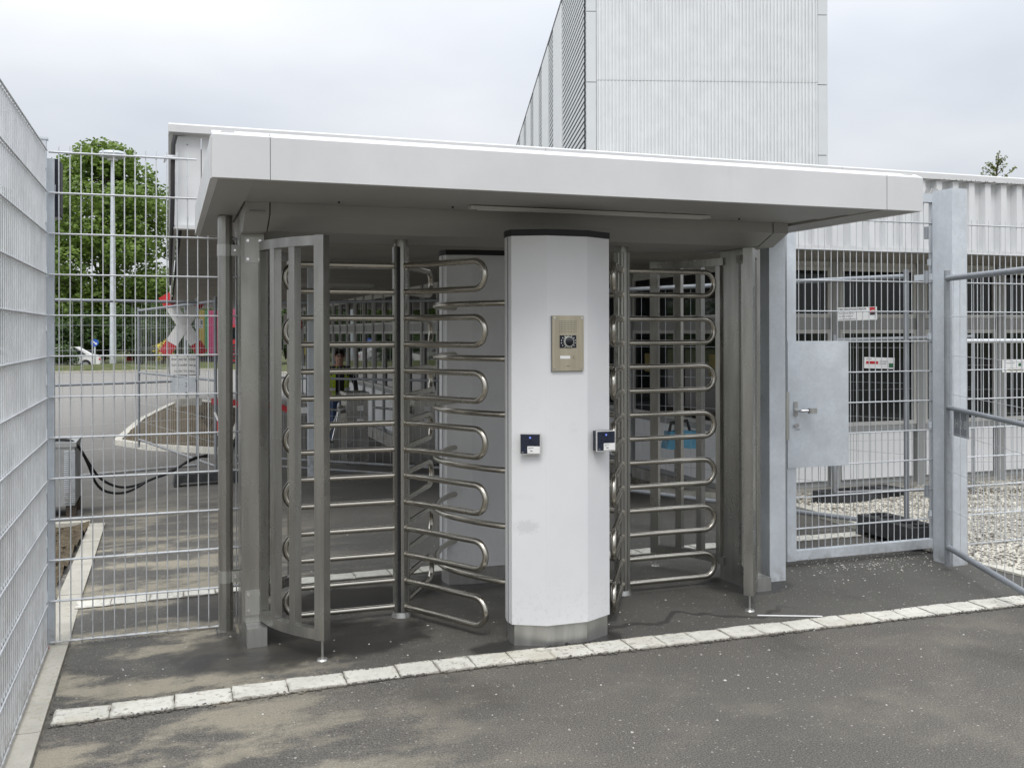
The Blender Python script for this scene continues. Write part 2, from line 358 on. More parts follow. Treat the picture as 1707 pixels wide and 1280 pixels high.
def tube(bm, pts, r, sides=10, closed=False, cap=True):
    pts = [Vector(p) for p in pts]; n = len(pts); rings = []
    up = None
    for i in range(n):
        if closed: d = (pts[(i+1) % n]-pts[i-1])
        else: d = pts[min(i+1, n-1)]-pts[max(i-1, 0)]
        d.normalize()
        if up is None:
            up = Vector((0, 0, 1)) if abs(d.z) < 0.9 else Vector((0, 1, 0))
        a = d.cross(up); a.normalize(); b = a.cross(d); b.normalize(); up = b
        rr = r[i] if isinstance(r, (list, tuple)) else r
        rings.append([bm.verts.new(pts[i]+a*math.cos(2*PI*k/sides)*rr+b*math.sin(2*PI*k/sides)*rr) for k in range(sides)])
    for i in range(n if closed else n-1):
        A = rings[i]; C = rings[(i+1) % n]
        for k in range(sides): bm.faces.new((A[k], A[(k+1) % sides], C[(k+1) % sides], C[k]))
    if cap and not closed: bm.faces.new(rings[0][::-1]); bm.faces.new(rings[-1])
    return bm
def cyl(bm, x, y, z0, z1, r, sides=16, r2=None):
    return tube(bm, [(x, y, z0), (x, y, z1)], [r, r if r2 is None else r2], sides)
SH = {}
def unit(kind, mat, sides=8):
    k = (kind, mat.name, sides)
    if k not in SH:
        bm = B()
        if kind == 'cyl': cyl(bm, 0, 0, 0, 1, 1, sides)
        else: box(bm, -.5, .5, -.5, .5, -.5, .5)
        bmesh.ops.recalc_face_normals(bm, faces=bm.faces)
        me = bpy.data.meshes.new(kind+'_'+mat.name); bm.to_mesh(me); bm.free(); me.materials.append(mat)
        if kind == 'cyl':
            for p in me.polygons: p.use_smooth = len(p.vertices) == 4
        SH[k] = me
    return SH[k]
def rod(name, p0, p1, r, mat, parent, sides=8):
    p0 = Vector(p0); p1 = Vector(p1); d = p1-p0
    o = addobj(name, unit('cyl', mat, sides), parent)
    o.rotation_mode = 'QUATERNION'; o.rotation_quaternion = d.to_track_quat('Z', 'Y')
    o.location = p0; o.scale = (r, r, d.length); return o
def slab(name, c, dims, mat, parent, rz=0):
    o = addobj(name, unit('box', mat), parent); o.location = c; o.scale = dims; o.rotation_euler = (0, 0, rz); return o
def textmesh(name, s, size, mat, parent, M4, align='CENTER', depth=0.0006):
    cu = bpy.data.curves.new('txt', 'FONT'); cu.body = s; cu.size = size; cu.align_x = align; cu.align_y = 'CENTER'; cu.extrude = depth; cu.resolution_u = 3
    o = bpy.data.objects.new('txt', cu); col.objects.link(o)
    dg = bpy.context.evaluated_depsgraph_get(); me = bpy.data.meshes.new_from_object(o.evaluated_get(dg))
    bpy.data.objects.remove(o); bpy.data.curves.remove(cu)
    me.transform(M4); me.materials.clear(); me.materials.append(mat)
    me.name = name; return addobj(name, me, parent)
def face(p, nrm_angle, tilt=0):
    """matrix: local x right, y up, z out of a wall whose outward normal points at nrm_angle (rad, world XY)"""
    n = Vector((math.cos(nrm_angle), math.sin(nrm_angle), 0)); u = Vector((-n.y, n.x, 0)); up = Vector((0, 0, 1))
    r = Matrix((( u.x, up.x, n.x, p[0]), (u.y, up.y, n.y, p[1]), (u.z, up.z, n.z, p[2]), (0, 0, 0, 1)))
    return r
FRONT = -PI/2

# ------------------------------------------------------------------ ground
def grid(name, xs, ys, zf, mat, keep=None, kind='structure'):
    bm = B(); V = {}
    for i, x in enumerate(xs):
        for j, y in enumerate(ys): V[i, j] = bm.verts.new((x, y, zf(x, y)))
    for i in range(len(xs)-1):
        for j in range(len(ys)-1): bm.faces.new((V[i, j], V[i+1, j], V[i+1, j+1], V[i, j+1]))
    return obj(name, bm, mat, kind=kind, smooth=True)
def lin(a, b, n): return [a+(b-a)*i/n for i in range(n+1)]
grid('terrain', [-1500, -300, -80, -30]+lin(-20, 30, 50)+[60, 200, 1500], [-1500, -200, -40]+lin(-10, 30, 80)+[60, 120, 400, 1500], lambda x, y: gz(x, y)-.06, M['terrain'])
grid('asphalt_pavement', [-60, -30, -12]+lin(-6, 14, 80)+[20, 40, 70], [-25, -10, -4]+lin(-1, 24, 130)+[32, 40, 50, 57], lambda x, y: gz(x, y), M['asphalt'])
# planting soil left of the kerb
def soilz(x, y): return gz(x, y)+.03+.03*math.sin(x*9+y*3)*math.sin(y*5.3)+.02*math.sin(y*17+x*11)
grid('soil_bed', lin(-4, -.66, 30), lin(-1, 9.36, 80), soilz, M['soil'])

def pebbles(name, fn, n, s0, s1, mat, label=None, cat=None, parent=None, flat=0.6):
    base = np.array([(1,0,0),(-1,0,0),(0,1,0),(0,-1,0),(0,0,1),(0,0,-1)], float)
    F = [(0,2,4),(2,1,4),(1,3,4),(3,0,4),(2,0,5),(1,2,5),(3,1,5),(0,3,5)]
    V = []; FF = []
    for i in range(n):
        x, y, z = fn()
        s = random.uniform(s0, s1); a = random.random()*6.28; ca, sa = math.cos(a), math.sin(a)
        j = base*(s*rng.uniform(.6, 1.2, (6, 1)))
        jx = j[:, 0]*ca-j[:, 1]*sa; jy = j[:, 0]*sa+j[:, 1]*ca; jz = j[:, 2]*flat
        k = len(V)
        for q in range(6): V.append((x+jx[q], y+jy[q], z+jz[q]+s*flat*.3))
        FF += [(k+a_, k+b_, k+c_) for a_, b_, c_ in F]
    me = bpy.data.meshes.new(name); me.from_pydata(V, [], FF); me.materials.append(mat)
    o = addobj(name, me, parent); o['kind'] = 'stuff'
    if label: o['label'] = label; o['category'] = cat
    return o
# gravel beyond the diagonal kerb
CURB = [(4.98, 3.0), (4.94, 4.62), (4.90, 5.04), (4.86, 5.5), (4.97, 5.95), (5.36, 7.0), (5.75, 8.1), (5.98, 9.4), (5.88, 10.2), (5.5, 11.2), (5.35, 15.0)]
def curbx(y):
    for (x0, y0), (x1, y1) in zip(CURB, CURB[1:]):
        if y <= y1: return x0+(x1-x0)*(y-y0)/(y1-y0)
    return CURB[-1][0]
def gravz(x, y): return gz(x, y)+.03*min(1, max(0, (x-curbx(y)-.05)/.3))+.004+.015*math.sin(x*4.1+y*2)*math.sin(y*3.3)
bm = B(); rows = []
for y in lin(4.62, 15, 80):
    c = curbx(y); xe = 15.0
    rows.append([bm.verts.new((c+(xe-c)*(k/60)**1.5, y, gravz(c+(xe-c)*(k/60)**1.5, y) if k else gz(c, y)+.01)) for k in range(61)])
for a, b in zip(rows, rows[1:]):
    for k in range(60): bm.faces.new((a[k], a[k+1], b[k+1], b[k]))
obj('gravel_bed', bm, M['gravel'], kind='structure', smooth=True)
def gp():
    while True:
        y = 4.75+(9.4-4.75)*random.random()**1.2; x = curbx(y)+.06+random.random()**1.3*4.6
        return x, y, gravz(x, y)
gp_o = pebbles('gravel_stones', gp, 13000, .007, .019, M['pebble'], 'loose pale limestone pebbles lying on the gravel bed beyond the gate', 'gravel')
def chipfn():
    r = random.random()
    if r < .5: x, y = random.gauss(4.35, .35), random.gauss(5.25, .16)
    elif r < .75: x, y = random.uniform(-.2, 4.8), random.uniform(2.2, 5.2)
    else: x, y = random.uniform(0, 4.6), random.uniform(2.3, 9)
    return x, y, gz(x, y)
pebbles('stone_chips', chipfn, 620, .002, .0085, M['chip'], 'scattered pale stone chips on the dark asphalt around the gate', 'stone chips')
pebbles('soil_clods', lambda: (lambda x, y: (x, y, soilz(x, y)))(random.uniform(-1.6, -.7), random.uniform(4.5, 9.3)), 700, .008, .03, M['soil'], 'brown clods on the narrow soil bed left of the kerb', 'soil clods')

# stone strips: every sett a piece of its own
setts = []
for v in range(6):
    bm = B(); box(bm, -.5, .5, -.5, .5, -.5, .5)
    bmesh.ops.subdivide_edges(bm, edges=[e for e in bm.edges if abs(e.verts[0].co.z-e.verts[1].co.z) < .1], cuts=3, use_grid_fill=True)
    for q in bm.verts:
        if q.co.z > 0: q.co.x += random.uniform(-.012, .012); q.co.y += random.uniform(-.03, .03); q.co.z -= random.uniform(0, .04)
    bmesh.ops.recalc_face_normals(bm, faces=bm.faces)
    me = bpy.data.meshes.new('sett'); bm.to_mesh(me); bm.free(); me.materials.append(M['sett']); setts.append(me)
def stripline(name, p0, p1, width, ln, lnvar, big=None):
    p0 = Vector((p0[0], p0[1], 0)); p1 = Vector((p1[0], p1[1], 0)); d = (p1-p0); Lg = d.length; d.normalize(); nrm = Vector((-d.y, d.x, 0)); a = math.atan2(d.y, d.x)
    bm = B(); prev = None
    for s in lin(0, Lg, int(Lg/.25)):
        c = p0+d*s; pr = [bm.verts.new((c+nrm*w_)+Vector((0, 0, gz((c+nrm*w_).x, (c+nrm*w_).y)+.003))) for w_ in (-width/2-.006, width/2+.006)]
        if prev: bm.faces.new((prev[0], pr[0], pr[1], prev[1]))
        prev = pr
    bed = obj(name, bm, M['mortar'], kind='structure')
    s = 0
    while s < Lg-.02:
        l = (ln if not big or s > big[0] else big[1])*(1+random.uniform(-lnvar, lnvar)); l = min(l, Lg-s)
        c = p0+d*(s+l/2); o = addobj('stone', random.choice(setts), bed)
        o.location = (c.x, c.y, gz(c.x, c.y)-.034+random.uniform(0, .003)); o.scale = (l-.004, width*random.uniform(.95, 1.0), .085)
        o.rotation_euler = (random.uniform(-.01, .01), random.uniform(-.008, .008), a+random.uniform(-.012, .012)+(PI if random.random() < .5 else 0))
        s += l
stripline('stone_strip', (-.44, 4.292), (7.0, 4.18), .16, .185, .10, (1.3, .235))
stripline('rear_stone_strip', (-.50, 6.05), (4.9, 6.02), .15, .2, .12)
def gritfn():
    x = random.uniform(-.45, 5.0); yc = 4.292+(4.18-4.292)*(x+.44)/7.44; y = yc+random.choice((-1, 1))*.083+random.gauss(0, .010)
    return x, y, gz(x, y)+.004
pebbles('edge_grit', gritfn, 1500, .003, .011, M['asphalt'], 'dark asphalt crumbs lapping over the edges of the pale stone strip', 'grit')
# kerb stones along the left fence and round the bed ahead
def kerb(name, pts, width, unitlen, h=.03, m=None):
    root = B(); prev = None
    for (x, y) in pts:
        pr = [root.verts.new((x-width/2-.01, y, gz(x, y)+.002)), root.verts.new((x+width/2+.01, y, gz(x, y)+.002))]
        if prev and (prev[0].co-pr[0].co).length > 1e-4: root.faces.new((prev[0], prev[1], pr[1], pr[0]))
        prev = pr
    bed = obj(name, root, M['mortar'], kind='structure')
    for (x0, y0), (x1, y1) in zip(pts, pts[1:]):
        Lg = math.hypot(x1-x0, y1-y0); n = max(1, round(Lg/unitlen)); a = math.atan2(y1-y0, x1-x0)
        for i in range(n):
            f = (i+.5)/n; x = x0+(x1-x0)*f; y = y0+(y1-y0)*f
            bm = B(); l = Lg/n-.008
            z = [gz(x+math.cos(a)*k*l/2, y+math.sin(a)*k*l/2)+h+random.uniform(-.002, .003) for k in (-1, 1)]
            pa = Vector((x, y, 0))-Vector((math.cos(a), math.sin(a), 0))*l/2; pb = pa+Vector((math.cos(a), math.sin(a), 0))*l
            nn = Vector((-math.sin(a), math.cos(a), 0))*width/2
            vv = [bm.verts.new(q) for q in ((pa-nn)+Vector((0, 0, z[0]-.15)), (pb-nn)+Vector((0, 0, z[1]-.15)), (pb+nn)+Vector((0, 0, z[1]-.15)), (pa+nn)+Vector((0, 0, z[0]-.15)), (pa-nn)+Vector((0, 0, z[0])), (pb-nn)+Vector((0, 0, z[1])), (pb+nn)+Vector((0, 0, z[1])), (pa+nn)+Vector((0, 0, z[0])))]
            for f_ in ((0,3,2,1), (4,5,6,7), (0,1,5,4), (1,2,6,5), (2,3,7,6), (3,0,4,7)): bm.faces.new([vv[q] for q in f_])
            obj('kerb_stone', bm, m or M['kerb'], bed, bevel=.005)
    return bed
kerb('left_kerb', [(-.53, 0.9), (-.53, 3.0), (-.535, 5.3), (-.60, 9.43)], .13, 1.0, .012)
kerb('left_bed_end_kerb', [(-4.0, 9.47), (-.66, 9.47)], .10, 1.0, .03)
kerb('diagonal_kerb', [(4.97, 5.95), (5.36, 7.0), (5.75, 8.1), (5.98, 9.4), (5.88, 10.2), (5.5, 11.2), (5.35, 15.0)], .13, .9, .05, M['settk'])
kerb('gravel_edge_kerb', [(5.02, 3.2), (4.97, 4.62), (4.95, 5.0)], .09, .6, .014, M['settk'])
# raised soil island with its own kerb
isl = [(-.93, 20.2), (-.62, 25), (.1, 30), (.9, 31), (1.9, 27), (1.3, 21), (.82, 16.9)]
bm = B(); cxm = sum(p[0] for p in isl)/len(isl); cym = sum(p[1] for p in isl)/len(isl)
ring = []
for k in range(7):
    f = 1-k/7; ring.append([bm.verts.new((cxm+(p[0]-cxm)*f, cym+(p[1]-cym)*f, gz(p[0], p[1])+.05+.20*(1-f*f)+random.uniform(-.02, .03))) for p in isl])
for a, b in zip(ring, ring[1:]):
    for i in range(len(isl)): bm.faces.new((a[i], a[(i+1) % 7], b[(i+1) % 7], b[i]))
bm.faces.new(ring[-1])
bmesh.ops.subdivide_edges(bm, edges=bm.edges[:], cuts=2, use_grid_fill=True)
for v in bm.verts: v.co.z += random.uniform(-.02, .03)
obj('soil_island', bm, M['soil'], kind='structure', smooth=True)
kerb('soil_island_kerb', isl+[isl[0]], .14, 1.0, .10, M['settk'])
# far kerb, verge
kerb('far_road_kerb', [(-40, 57.2), (30, 57.2)], .3, 2.0, .12)
grid('verge', [-60]+lin(-30, 30, 60)+[80], [57.4, 58, 60, 62, 65, 70, 90, 140], lambda x, y: gz(x, y)+(.1 if y < 57.7 else .20 if y < 59 else .32 if y < 63 else -.12)+(.05*math.sin(x*1.3+y) if y < 63 else 0), M['verge'])

# ------------------------------------------------------------------ low building (gatehouse) with overhanging roof
FY = 7.8; ZB = 2.31; ZT = 3.05
bld = thing('gatehouse_building', 'long low white building with wide overhanging roof and dark glazed walls behind the turnstile', 'building', (6.05, 9.45, -.4))
CB_W = .6
ys = FY+.05; k = 0
while ys < 33.2:
    x1 = 15.0 if ys < 9.4 else (6.15 if ys < 14.95 else 4.15)
    bm = B(); box(bm, .10, x1, ys+.006, ys+CB_W-.006, ZB, ZB+.03); obj('ceiling_board', bm, M['ceiling'], bld); ys += CB_W
bm = B(); box(bm, .12, 15.0, FY+.04, 34, ZB+.034, 2.9); obj('roof_slab', bm, M['ceiling'], bld)
# west edge sheets
for i in range(9):
    y0 = FY+.0+i*2.9
    bm = B(); box(bm, .035, .06, y0+.004, y0+2.896, ZB-.02, ZT-.05); obj('edge_sheet', bm, M['white'], bld)
bm = B(); box(bm, .0, .10, FY-.03, 34, ZT-.06, ZT+.02); obj('roof_edge_cap', bm, M['white'], bld)
# smooth front sheets at the left end
xs_ = [.035, .235, .48]
for a, b in zip(xs_, xs_[1:]):
    bm = B(); box(bm, a+.003, b-.003, FY-.01, FY+.02, ZB-.005, ZT-.07)
    bmesh.ops.subdivide_edges(bm, edges=bm.edges[:], cuts=5, use_grid_fill=True)
    for v in bm.verts:
        if v.co.y < FY: v.co.y += .006*math.sin(v.co.x*21+v.co.z*7)*math.sin(v.co.z*11+1)
    s_ = obj('flat_sheet', bm, M['white'], bld, smooth=True)
    bm = B()
    for zz_ in (ZB+.06, (ZB+ZT)/2, ZT-.13): tube(bm, [((a+b)/2, FY-.018, zz_), ((a+b)/2, FY-.01, zz_)], .006, 8)
    obj('screw', bm, M['inkgrey'], s_)
# trapezoid sheets (five ribs each) share one mesh
def trap(width, ribs, z0, z1, depth, top=.55, name='sheet'):
    bm = B(); p = width/ribs; pr = []
    for i in range(ribs):
        x = i*p; pr += [(x, 0), (x+p*.46, 0), (x+p*.56, -depth), (x+p*.90, -depth)]
    pr.append((width, 0))
    a = [bm.verts.new((x, y, z0)) for x, y in pr]; b = [bm.verts.new((x, y, z1)) for x, y in pr]
    for i in range(len(pr)-1): bm.faces.new((a[i], a[i+1], b[i+1], b[i]))
    bb = [bm.verts.new((x, .004, z)) for z in (z0, z1) for x in (0, width)]
    bm.faces.new((bb[0], bb[2], bb[3], bb[1]))
    me = bpy.data.meshes.new(name); bm.to_mesh(me); bm.free(); return me
tm = trap(1.02, 5, ZB+.0, ZT-.06, .065, name='trapezoid_sheet'); tm.materials.append(M['cladding'])
x = .485
while x < 15:
    o = addobj('cladding_sheet', tm, bld); o.location = (x, FY, 0) if False else Vector((x, FY, 0)); x += 1.022
x = .0
while x < 15:
    l = 3.0; bm = B(); profx(bm, [(FY-.10, ZT-.055), (FY-.10, ZT), (FY-.085, ZT+.012), (FY+.1, ZT+.02), (FY+.1, ZT-.055)], x+.002, min(x+l, 15.2)-.002); obj('parapet_cap', bm, M['fascia'], bld, bevel=.003); x += l
bm = B(); box(bm, .035, 15, FY-.07, FY+.04, ZB-.03, ZB-.002); obj('drip_trim', bm, M['fascia'], bld, bevel=.003)
# black stains under the cap are dirt runs: thin irregular film just below it
bm = B()
for i in range(160):
    xx = random.uniform(4.6, 11); h = random.uniform(.002, .02)*random.random(); wdt = random.uniform(.004, .02)
    box(bm, xx, xx+wdt, FY-.1025, FY-.1005, ZT-.054, ZT-.054+h)
obj('dirt_streaks', bm, M['ink'], bld, kind='stuff')
# downpipe, cable and dark edge gap at the left end
bm = B(); tube(bm, [(.52, 7.74, 2.93), (.42, 7.72, 2.93), (.385, 7.71, 2.90), (.38, 7.70, 2.80), (.375, 7.70, 2.32)], .016, 8); obj('drain_pipe', bm, M['black'], bld, smooth=True)
bm = B(); tube(bm, [(.05, 7.72, 2.97), (.035, 7.70, 2.90), (.03, 7.69, 2.7), (.03, 7.70, 2.5), (.025, 7.72, 2.3), (.02, 8.5, 2.27), (.02, 11, 2.26), (.02, 16, 2.25)], .016, 8); obj('edge_cable', bm, M['black'], bld, smooth=True)  # black tube draws the cable and, along the edge, the gap's shadow
bm = B(); tube(bm, [(.03, 7.66, 2.80), (-.02, 7.66, 2.80), (-.03, 7.68, 2.76)], .008, 6); box(bm, .0, .06, 7.66, 7.7, 2.785, 2.815); obj('cable_clip', bm, M['wire'], bld)

def bay(p0, p1, z0, zs, root, open_=True, rnd=0):
    """one glazed bay between posts, from plan point p0 to p1, outward side to the right of the travel direction"""
    p0 = Vector((p0[0], p0[1], 0)); p1 = Vector((p1[0], p1[1], 0)); d = (p1-p0); Lg = d.length; a = math.atan2(d.y, d.x)
    M4 = Matrix.Translation(p0) @ Matrix.Rotation(a, 4, 'Z')   # local x along, local -y outwards
    def bx(x0, x1, y0, y1, za, zb): return box(B(), x0, x1, y0, y1, za, zb, M4)
    ztr0, ztr1, zs0, zs1 = 1.53, 1.66, .36, .47
    obj('post', bx(-.055, .055, -.04, .10, z0, zs-.002), M['frame'], root, bevel=.004)
    obj('transom', bx(.056, Lg-.056, -.01, .06, ztr0, ztr1), M['frame'], root)
    obj('sill', bx(.056, Lg-.056, -.01, .06, zs0-.03, zs0+.045), M['frame'], root)
    obj('head', bx(.056, Lg-.056, -.01, .06, zs-.06, zs-.003), M['frame_light'], root)
    for (za, zb) in ((ztr1+.002, zs-.062), (zs0+.047, ztr0-.002)):
        fr = B(); t_ = .045; xa, xb = .058, Lg-.058
        box(fr, xa, xb, -.022, .035, za, za+t_, M4); box(fr, xa, xb, -.022, .035, zb-t_, zb, M4)
        box(fr, xa, xa+t_, -.022, .035, za+t_, zb-t_, M4); box(fr, xb-t_, xb, -.022, .035, za+t_, zb-t_, M4)
        f = obj('window', fr, M['frame_light'], root)
        obj('pane', box(B(), xa+t_, xb-t_, .004, .014, za+t_, zb-t_, M4), M['glass'], f)
    obj('white_panel', bx(.10, Lg-.10, -.006, .03, z0+.17, zs0-.034), M['panelw'], root, bevel=.003)
    obj('panel_frame', bx(.056, Lg-.056, .032, .06, z0+.10, zs0-.032), M['frame'], root)
    obj('plinth', bx(.056, Lg-.056, -.03, .06, z0-.3, z0+.098), M['concrete'], root)
def wall(p0, p1, n, z0):
    for i in range(n):
        a = (p0[0]+(p1[0]-p0[0])*i/n, p0[1]+(p1[1]-p0[1])*i/n); b = (p0[0]+(p1[0]-p0[0])*(i+1)/n, p0[1]+(p1[1]-p0[1])*(i+1)/n)
        bay(a, b, z0, ZB, bld)
wall((6.03, 9.45), (14.535, 9.45), 7, -.38)
wall((6.05, 14.9), (6.05, 9.62), 4, -.44)
wall((4.11, 15.0), (5.99, 15.0), 2, -.50)
wall((4.05, 32.9), (4.05, 15.06), 17, -.56)
for (x0, x1, y0, y1) in ((6.16, 15, 9.62, 20), (4.2, 15, 15.2, 33)):
    pass
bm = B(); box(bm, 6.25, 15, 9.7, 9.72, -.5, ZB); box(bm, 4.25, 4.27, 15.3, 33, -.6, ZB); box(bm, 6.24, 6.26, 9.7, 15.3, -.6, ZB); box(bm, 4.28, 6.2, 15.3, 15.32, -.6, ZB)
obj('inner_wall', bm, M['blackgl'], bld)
# painted reflection: yellow strips for things mirrored in the west wall
for (yy, z0, z1) in ((11.6, .98, 1.22), (9.95, .98, 1.24)):
    bm = B(); box(bm, 5.995, 6.0, yy, yy+.17, z0, z1); obj('yellow_strip', bm, M['yellow'], bld)

# ------------------------------------------------------------------ tower block behind
TD = Vector((.27825, .96051, 0)); TR = Vector((TD.y, -TD.x, 0)); TZ = 13.75; TC = Vector((12.294, 27.482, 0))-TR*.24
tower = thing('tower_block', 'tall pale tower block with vertical ribbed cladding rising above the gate canopy', 'building', tuple(TC-Vector((0, 0, .9))))
MR = Matrix.Translation(TC) @ Matrix.Rotation(math.atan2(TR.y, TR.x), 4, 'Z')      # x to the right, y into the block
W_ = 7.51
bm = B(); box(bm, .06, W_-.06, .08, 44, -1, TZ-.05, MR); obj('core', bm, M['tower_dark'], tower)
def rib(width, n, z0, z1):
    me = trap(width, n, z0, z1, .06, name='ribbed_panel'); me.materials.append(M['tower']); return me
nw = 7; pw = (W_-.62)/nw; zrow = [-1.0, 4.95, 9.21, 13.6]
for z0, z1 in zip(zrow, zrow[1:]):
    me = rib(pw-.006, 9, z0+.006, z1-.006)
    for i in range(nw):
        o = addobj('ribbed_panel', me, tower); o.matrix_parent_inverse = Matrix.Translation(-ORIG[tower.name])
        o.matrix_basis = MR @ Matrix.Translation((.32+i*pw, .02, 0))
zt = [-1, 2.6, 4.78, 6.96, 9.14, 11.3, 13.7]
for z0, z1 in zip(zt, zt[1:]):
    for a, b in ((0, .3), (W_-.3, W_)):
        bm = B(); box(bm, a, b, -.03, .2, z0+.012, z1-.012, MR); obj('corner_trim', bm, M['tower_trim'], tower, bevel=.01)
bm = B(); box(bm, -.08, W_+.08, -.06, 44.1, TZ-.02, TZ+.14, MR); obj('roof_edge', bm, M['tower_dark'], tower)
s = .02; lw = [6.3, 2.2, 1.8, 2.2, 2.2, 2.2, 2.2, 2.2]; pwid = [3.2, 3.2, 3.2, 3.2, 3.2, 3.2, 3.2, 3.2]
for a, b in zip(lw, pwid):
    bm = B(); z = 0
    while z < TZ-.1:
        pts = [(-.035, z), (-.06, z-.01), (-.06, z+.11), (-.035, z+.12)]
        va = [bm.verts.new(MR @ Vector((q[0], s+.03, q[1]))) for q in pts]; vb = [bm.verts.new(MR @ Vector((q[0], s+a-.03, q[1]))) for q in pts]
        for i in range(4): bm.faces.new((va[i], va[(i+1) % 4], vb[(i+1) % 4], vb[i]))
        z += .2
    obj('louvre_slats', bm, M['tower_trim'], tower, kind='stuff')
    s += a
    nn = max(1, round(b/1.1))
    for i in range(nn):
        bm = B(); box(bm, -.09, -.003, s+i*b/nn+.01, s+(i+1)*b/nn-.01, -1, TZ-.06, MR); obj('flat_panel', bm, M['tower'], tower)
    s += b

# ------------------------------------------------------------------ double turnstile
R1 = Vector((1.163, 5.109, 0)); R2 = Vector((2.456, 5.109, 0)); XC = 1.8095; AY = 5.109
ts = thing('full_height_turnstile', 'double full height stainless steel turnstile under a flat white canopy', 'turnstile', (XC, AY, 0))
# canopy
X0, X1, Y0, Y1, CZ0, CZ1 = .152, 3.538, 3.92, 6.30, 2.097, 2.262
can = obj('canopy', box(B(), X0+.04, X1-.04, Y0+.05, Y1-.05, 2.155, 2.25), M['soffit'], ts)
def fprof(y): return y
bw = .035
seams = [X0+.004, .375, 3.315, X1-.004]
for a, b in zip(seams, seams[1:]):
    corner = (b-a) < 1
    off = .0025 if corner else 0
    bm = B(); profx(bm, [(Y0-off, CZ0), (Y0-off, CZ1), (Y0+.055, CZ1+.026), (Y0+.09, CZ1+.026), (Y0+.09, CZ1), (Y0+.03, CZ1-.01), (Y0+.03, CZ0)], a+.0012, b-.0012)
    obj('fascia_panel', bm, M['fascia'], can, bevel=.0025)
    bm = B(); profx(bm, [(Y1+off, CZ0), (Y1+off, CZ1), (Y1-.055, CZ1+.026), (Y1-.09, CZ1+.026), (Y1-.09, CZ1), (Y1-.03, CZ1-.01), (Y1-.03, CZ0)], a+.0012, b-.0012)
    obj('fascia_panel', bm, M['fascia'], can, bevel=.0025)
for sx, xe in ((-1, X0), (1, X1)):
    bm = B(); ya, yb = Y0+.031, Y1-.031
    pr = [(xe, CZ0), (xe, CZ1), (xe-sx*.055, CZ1+.026), (xe-sx*.09, CZ1+.026), (xe-sx*.09, CZ1), (xe-sx*.03, CZ1-.01), (xe-sx*.03, CZ0)]
    A = [bm.verts.new((p[0], ya, p[1])) for p in pr]; C_ = [bm.verts.new((p[0], yb, p[1])) for p in pr]
    for i in range(7): bm.faces.new((A[i], A[(i+1) % 7], C_[(i+1) % 7], C_[i]))
    bm.faces.new(A); bm.faces.new(C_[::-1]); obj('side_fascia', bm, M['fascia'], can, bevel=.0025)
bm = B(); box(bm, X0+.06, X1-.06, Y0+.06, Y1-.06, CZ1+.004, CZ1+.028); obj('roof_sheet', bm, M['fascia'], can)
# soffit: lowered side strips and the centre boards
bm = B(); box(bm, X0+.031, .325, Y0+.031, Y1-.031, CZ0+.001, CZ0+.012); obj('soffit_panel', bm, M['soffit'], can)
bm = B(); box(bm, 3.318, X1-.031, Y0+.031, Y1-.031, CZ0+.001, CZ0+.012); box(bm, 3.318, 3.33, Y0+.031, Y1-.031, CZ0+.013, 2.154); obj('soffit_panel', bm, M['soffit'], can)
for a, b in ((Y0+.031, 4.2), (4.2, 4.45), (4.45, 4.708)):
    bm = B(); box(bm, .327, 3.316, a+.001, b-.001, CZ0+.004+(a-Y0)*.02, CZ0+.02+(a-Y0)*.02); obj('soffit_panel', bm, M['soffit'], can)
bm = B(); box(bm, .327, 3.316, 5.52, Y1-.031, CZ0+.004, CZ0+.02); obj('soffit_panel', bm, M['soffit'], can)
bm = B(); box(bm, 1.36, 2.66, 4.47, 4.52, CZ0-.004, CZ0+.008); lb = obj('light_strip', bm, M['frame_light'], can, bevel=.002)
bm = B(); box(bm, 1.40, 2.62, 4.48, 4.51, CZ0-.009, CZ0-.0045); obj('diffuser', bm, M['tubecover'], lb)
# header casing
hp = [(4.712, 2.118), (4.712, 2.055), (4.86, 1.992), (5.36, 1.992), (5.50, 2.055), (5.50, 2.118)]
hd = obj('header_casing', profx(B(), hp, .452, 3.20), M['soffit'], ts, bevel=.004)
for a, b in ((.335, .446), (3.206, 3.30)):
    obj('end_casing', profx(B(), [(y-.003 if y < 5 else y+.003, z-(.003 if z < 2 else 0)) for y, z in hp], a, b), M['soffit'], ts, bevel=.004)
textmesh('maker_plate_text', 'DREHSPERRE', .016, M['inkgrey'], hd, face((.39, 4.7085, 2.078), FRONT)) if False else None
bm = B(); box(bm, .355, .428, 4.706, 4.7088, 2.066, 2.074); obj('maker_label', bm, M['inkgrey'], ts)
bm = B()
for xx in (.75, 1.3, 2.2, 2.9): tube(bm, [(xx, 4.58, CZ0+.016), (xx, 4.58, CZ0+.006)], .005, 8)
obj('screw', bm, M['ink'], can)
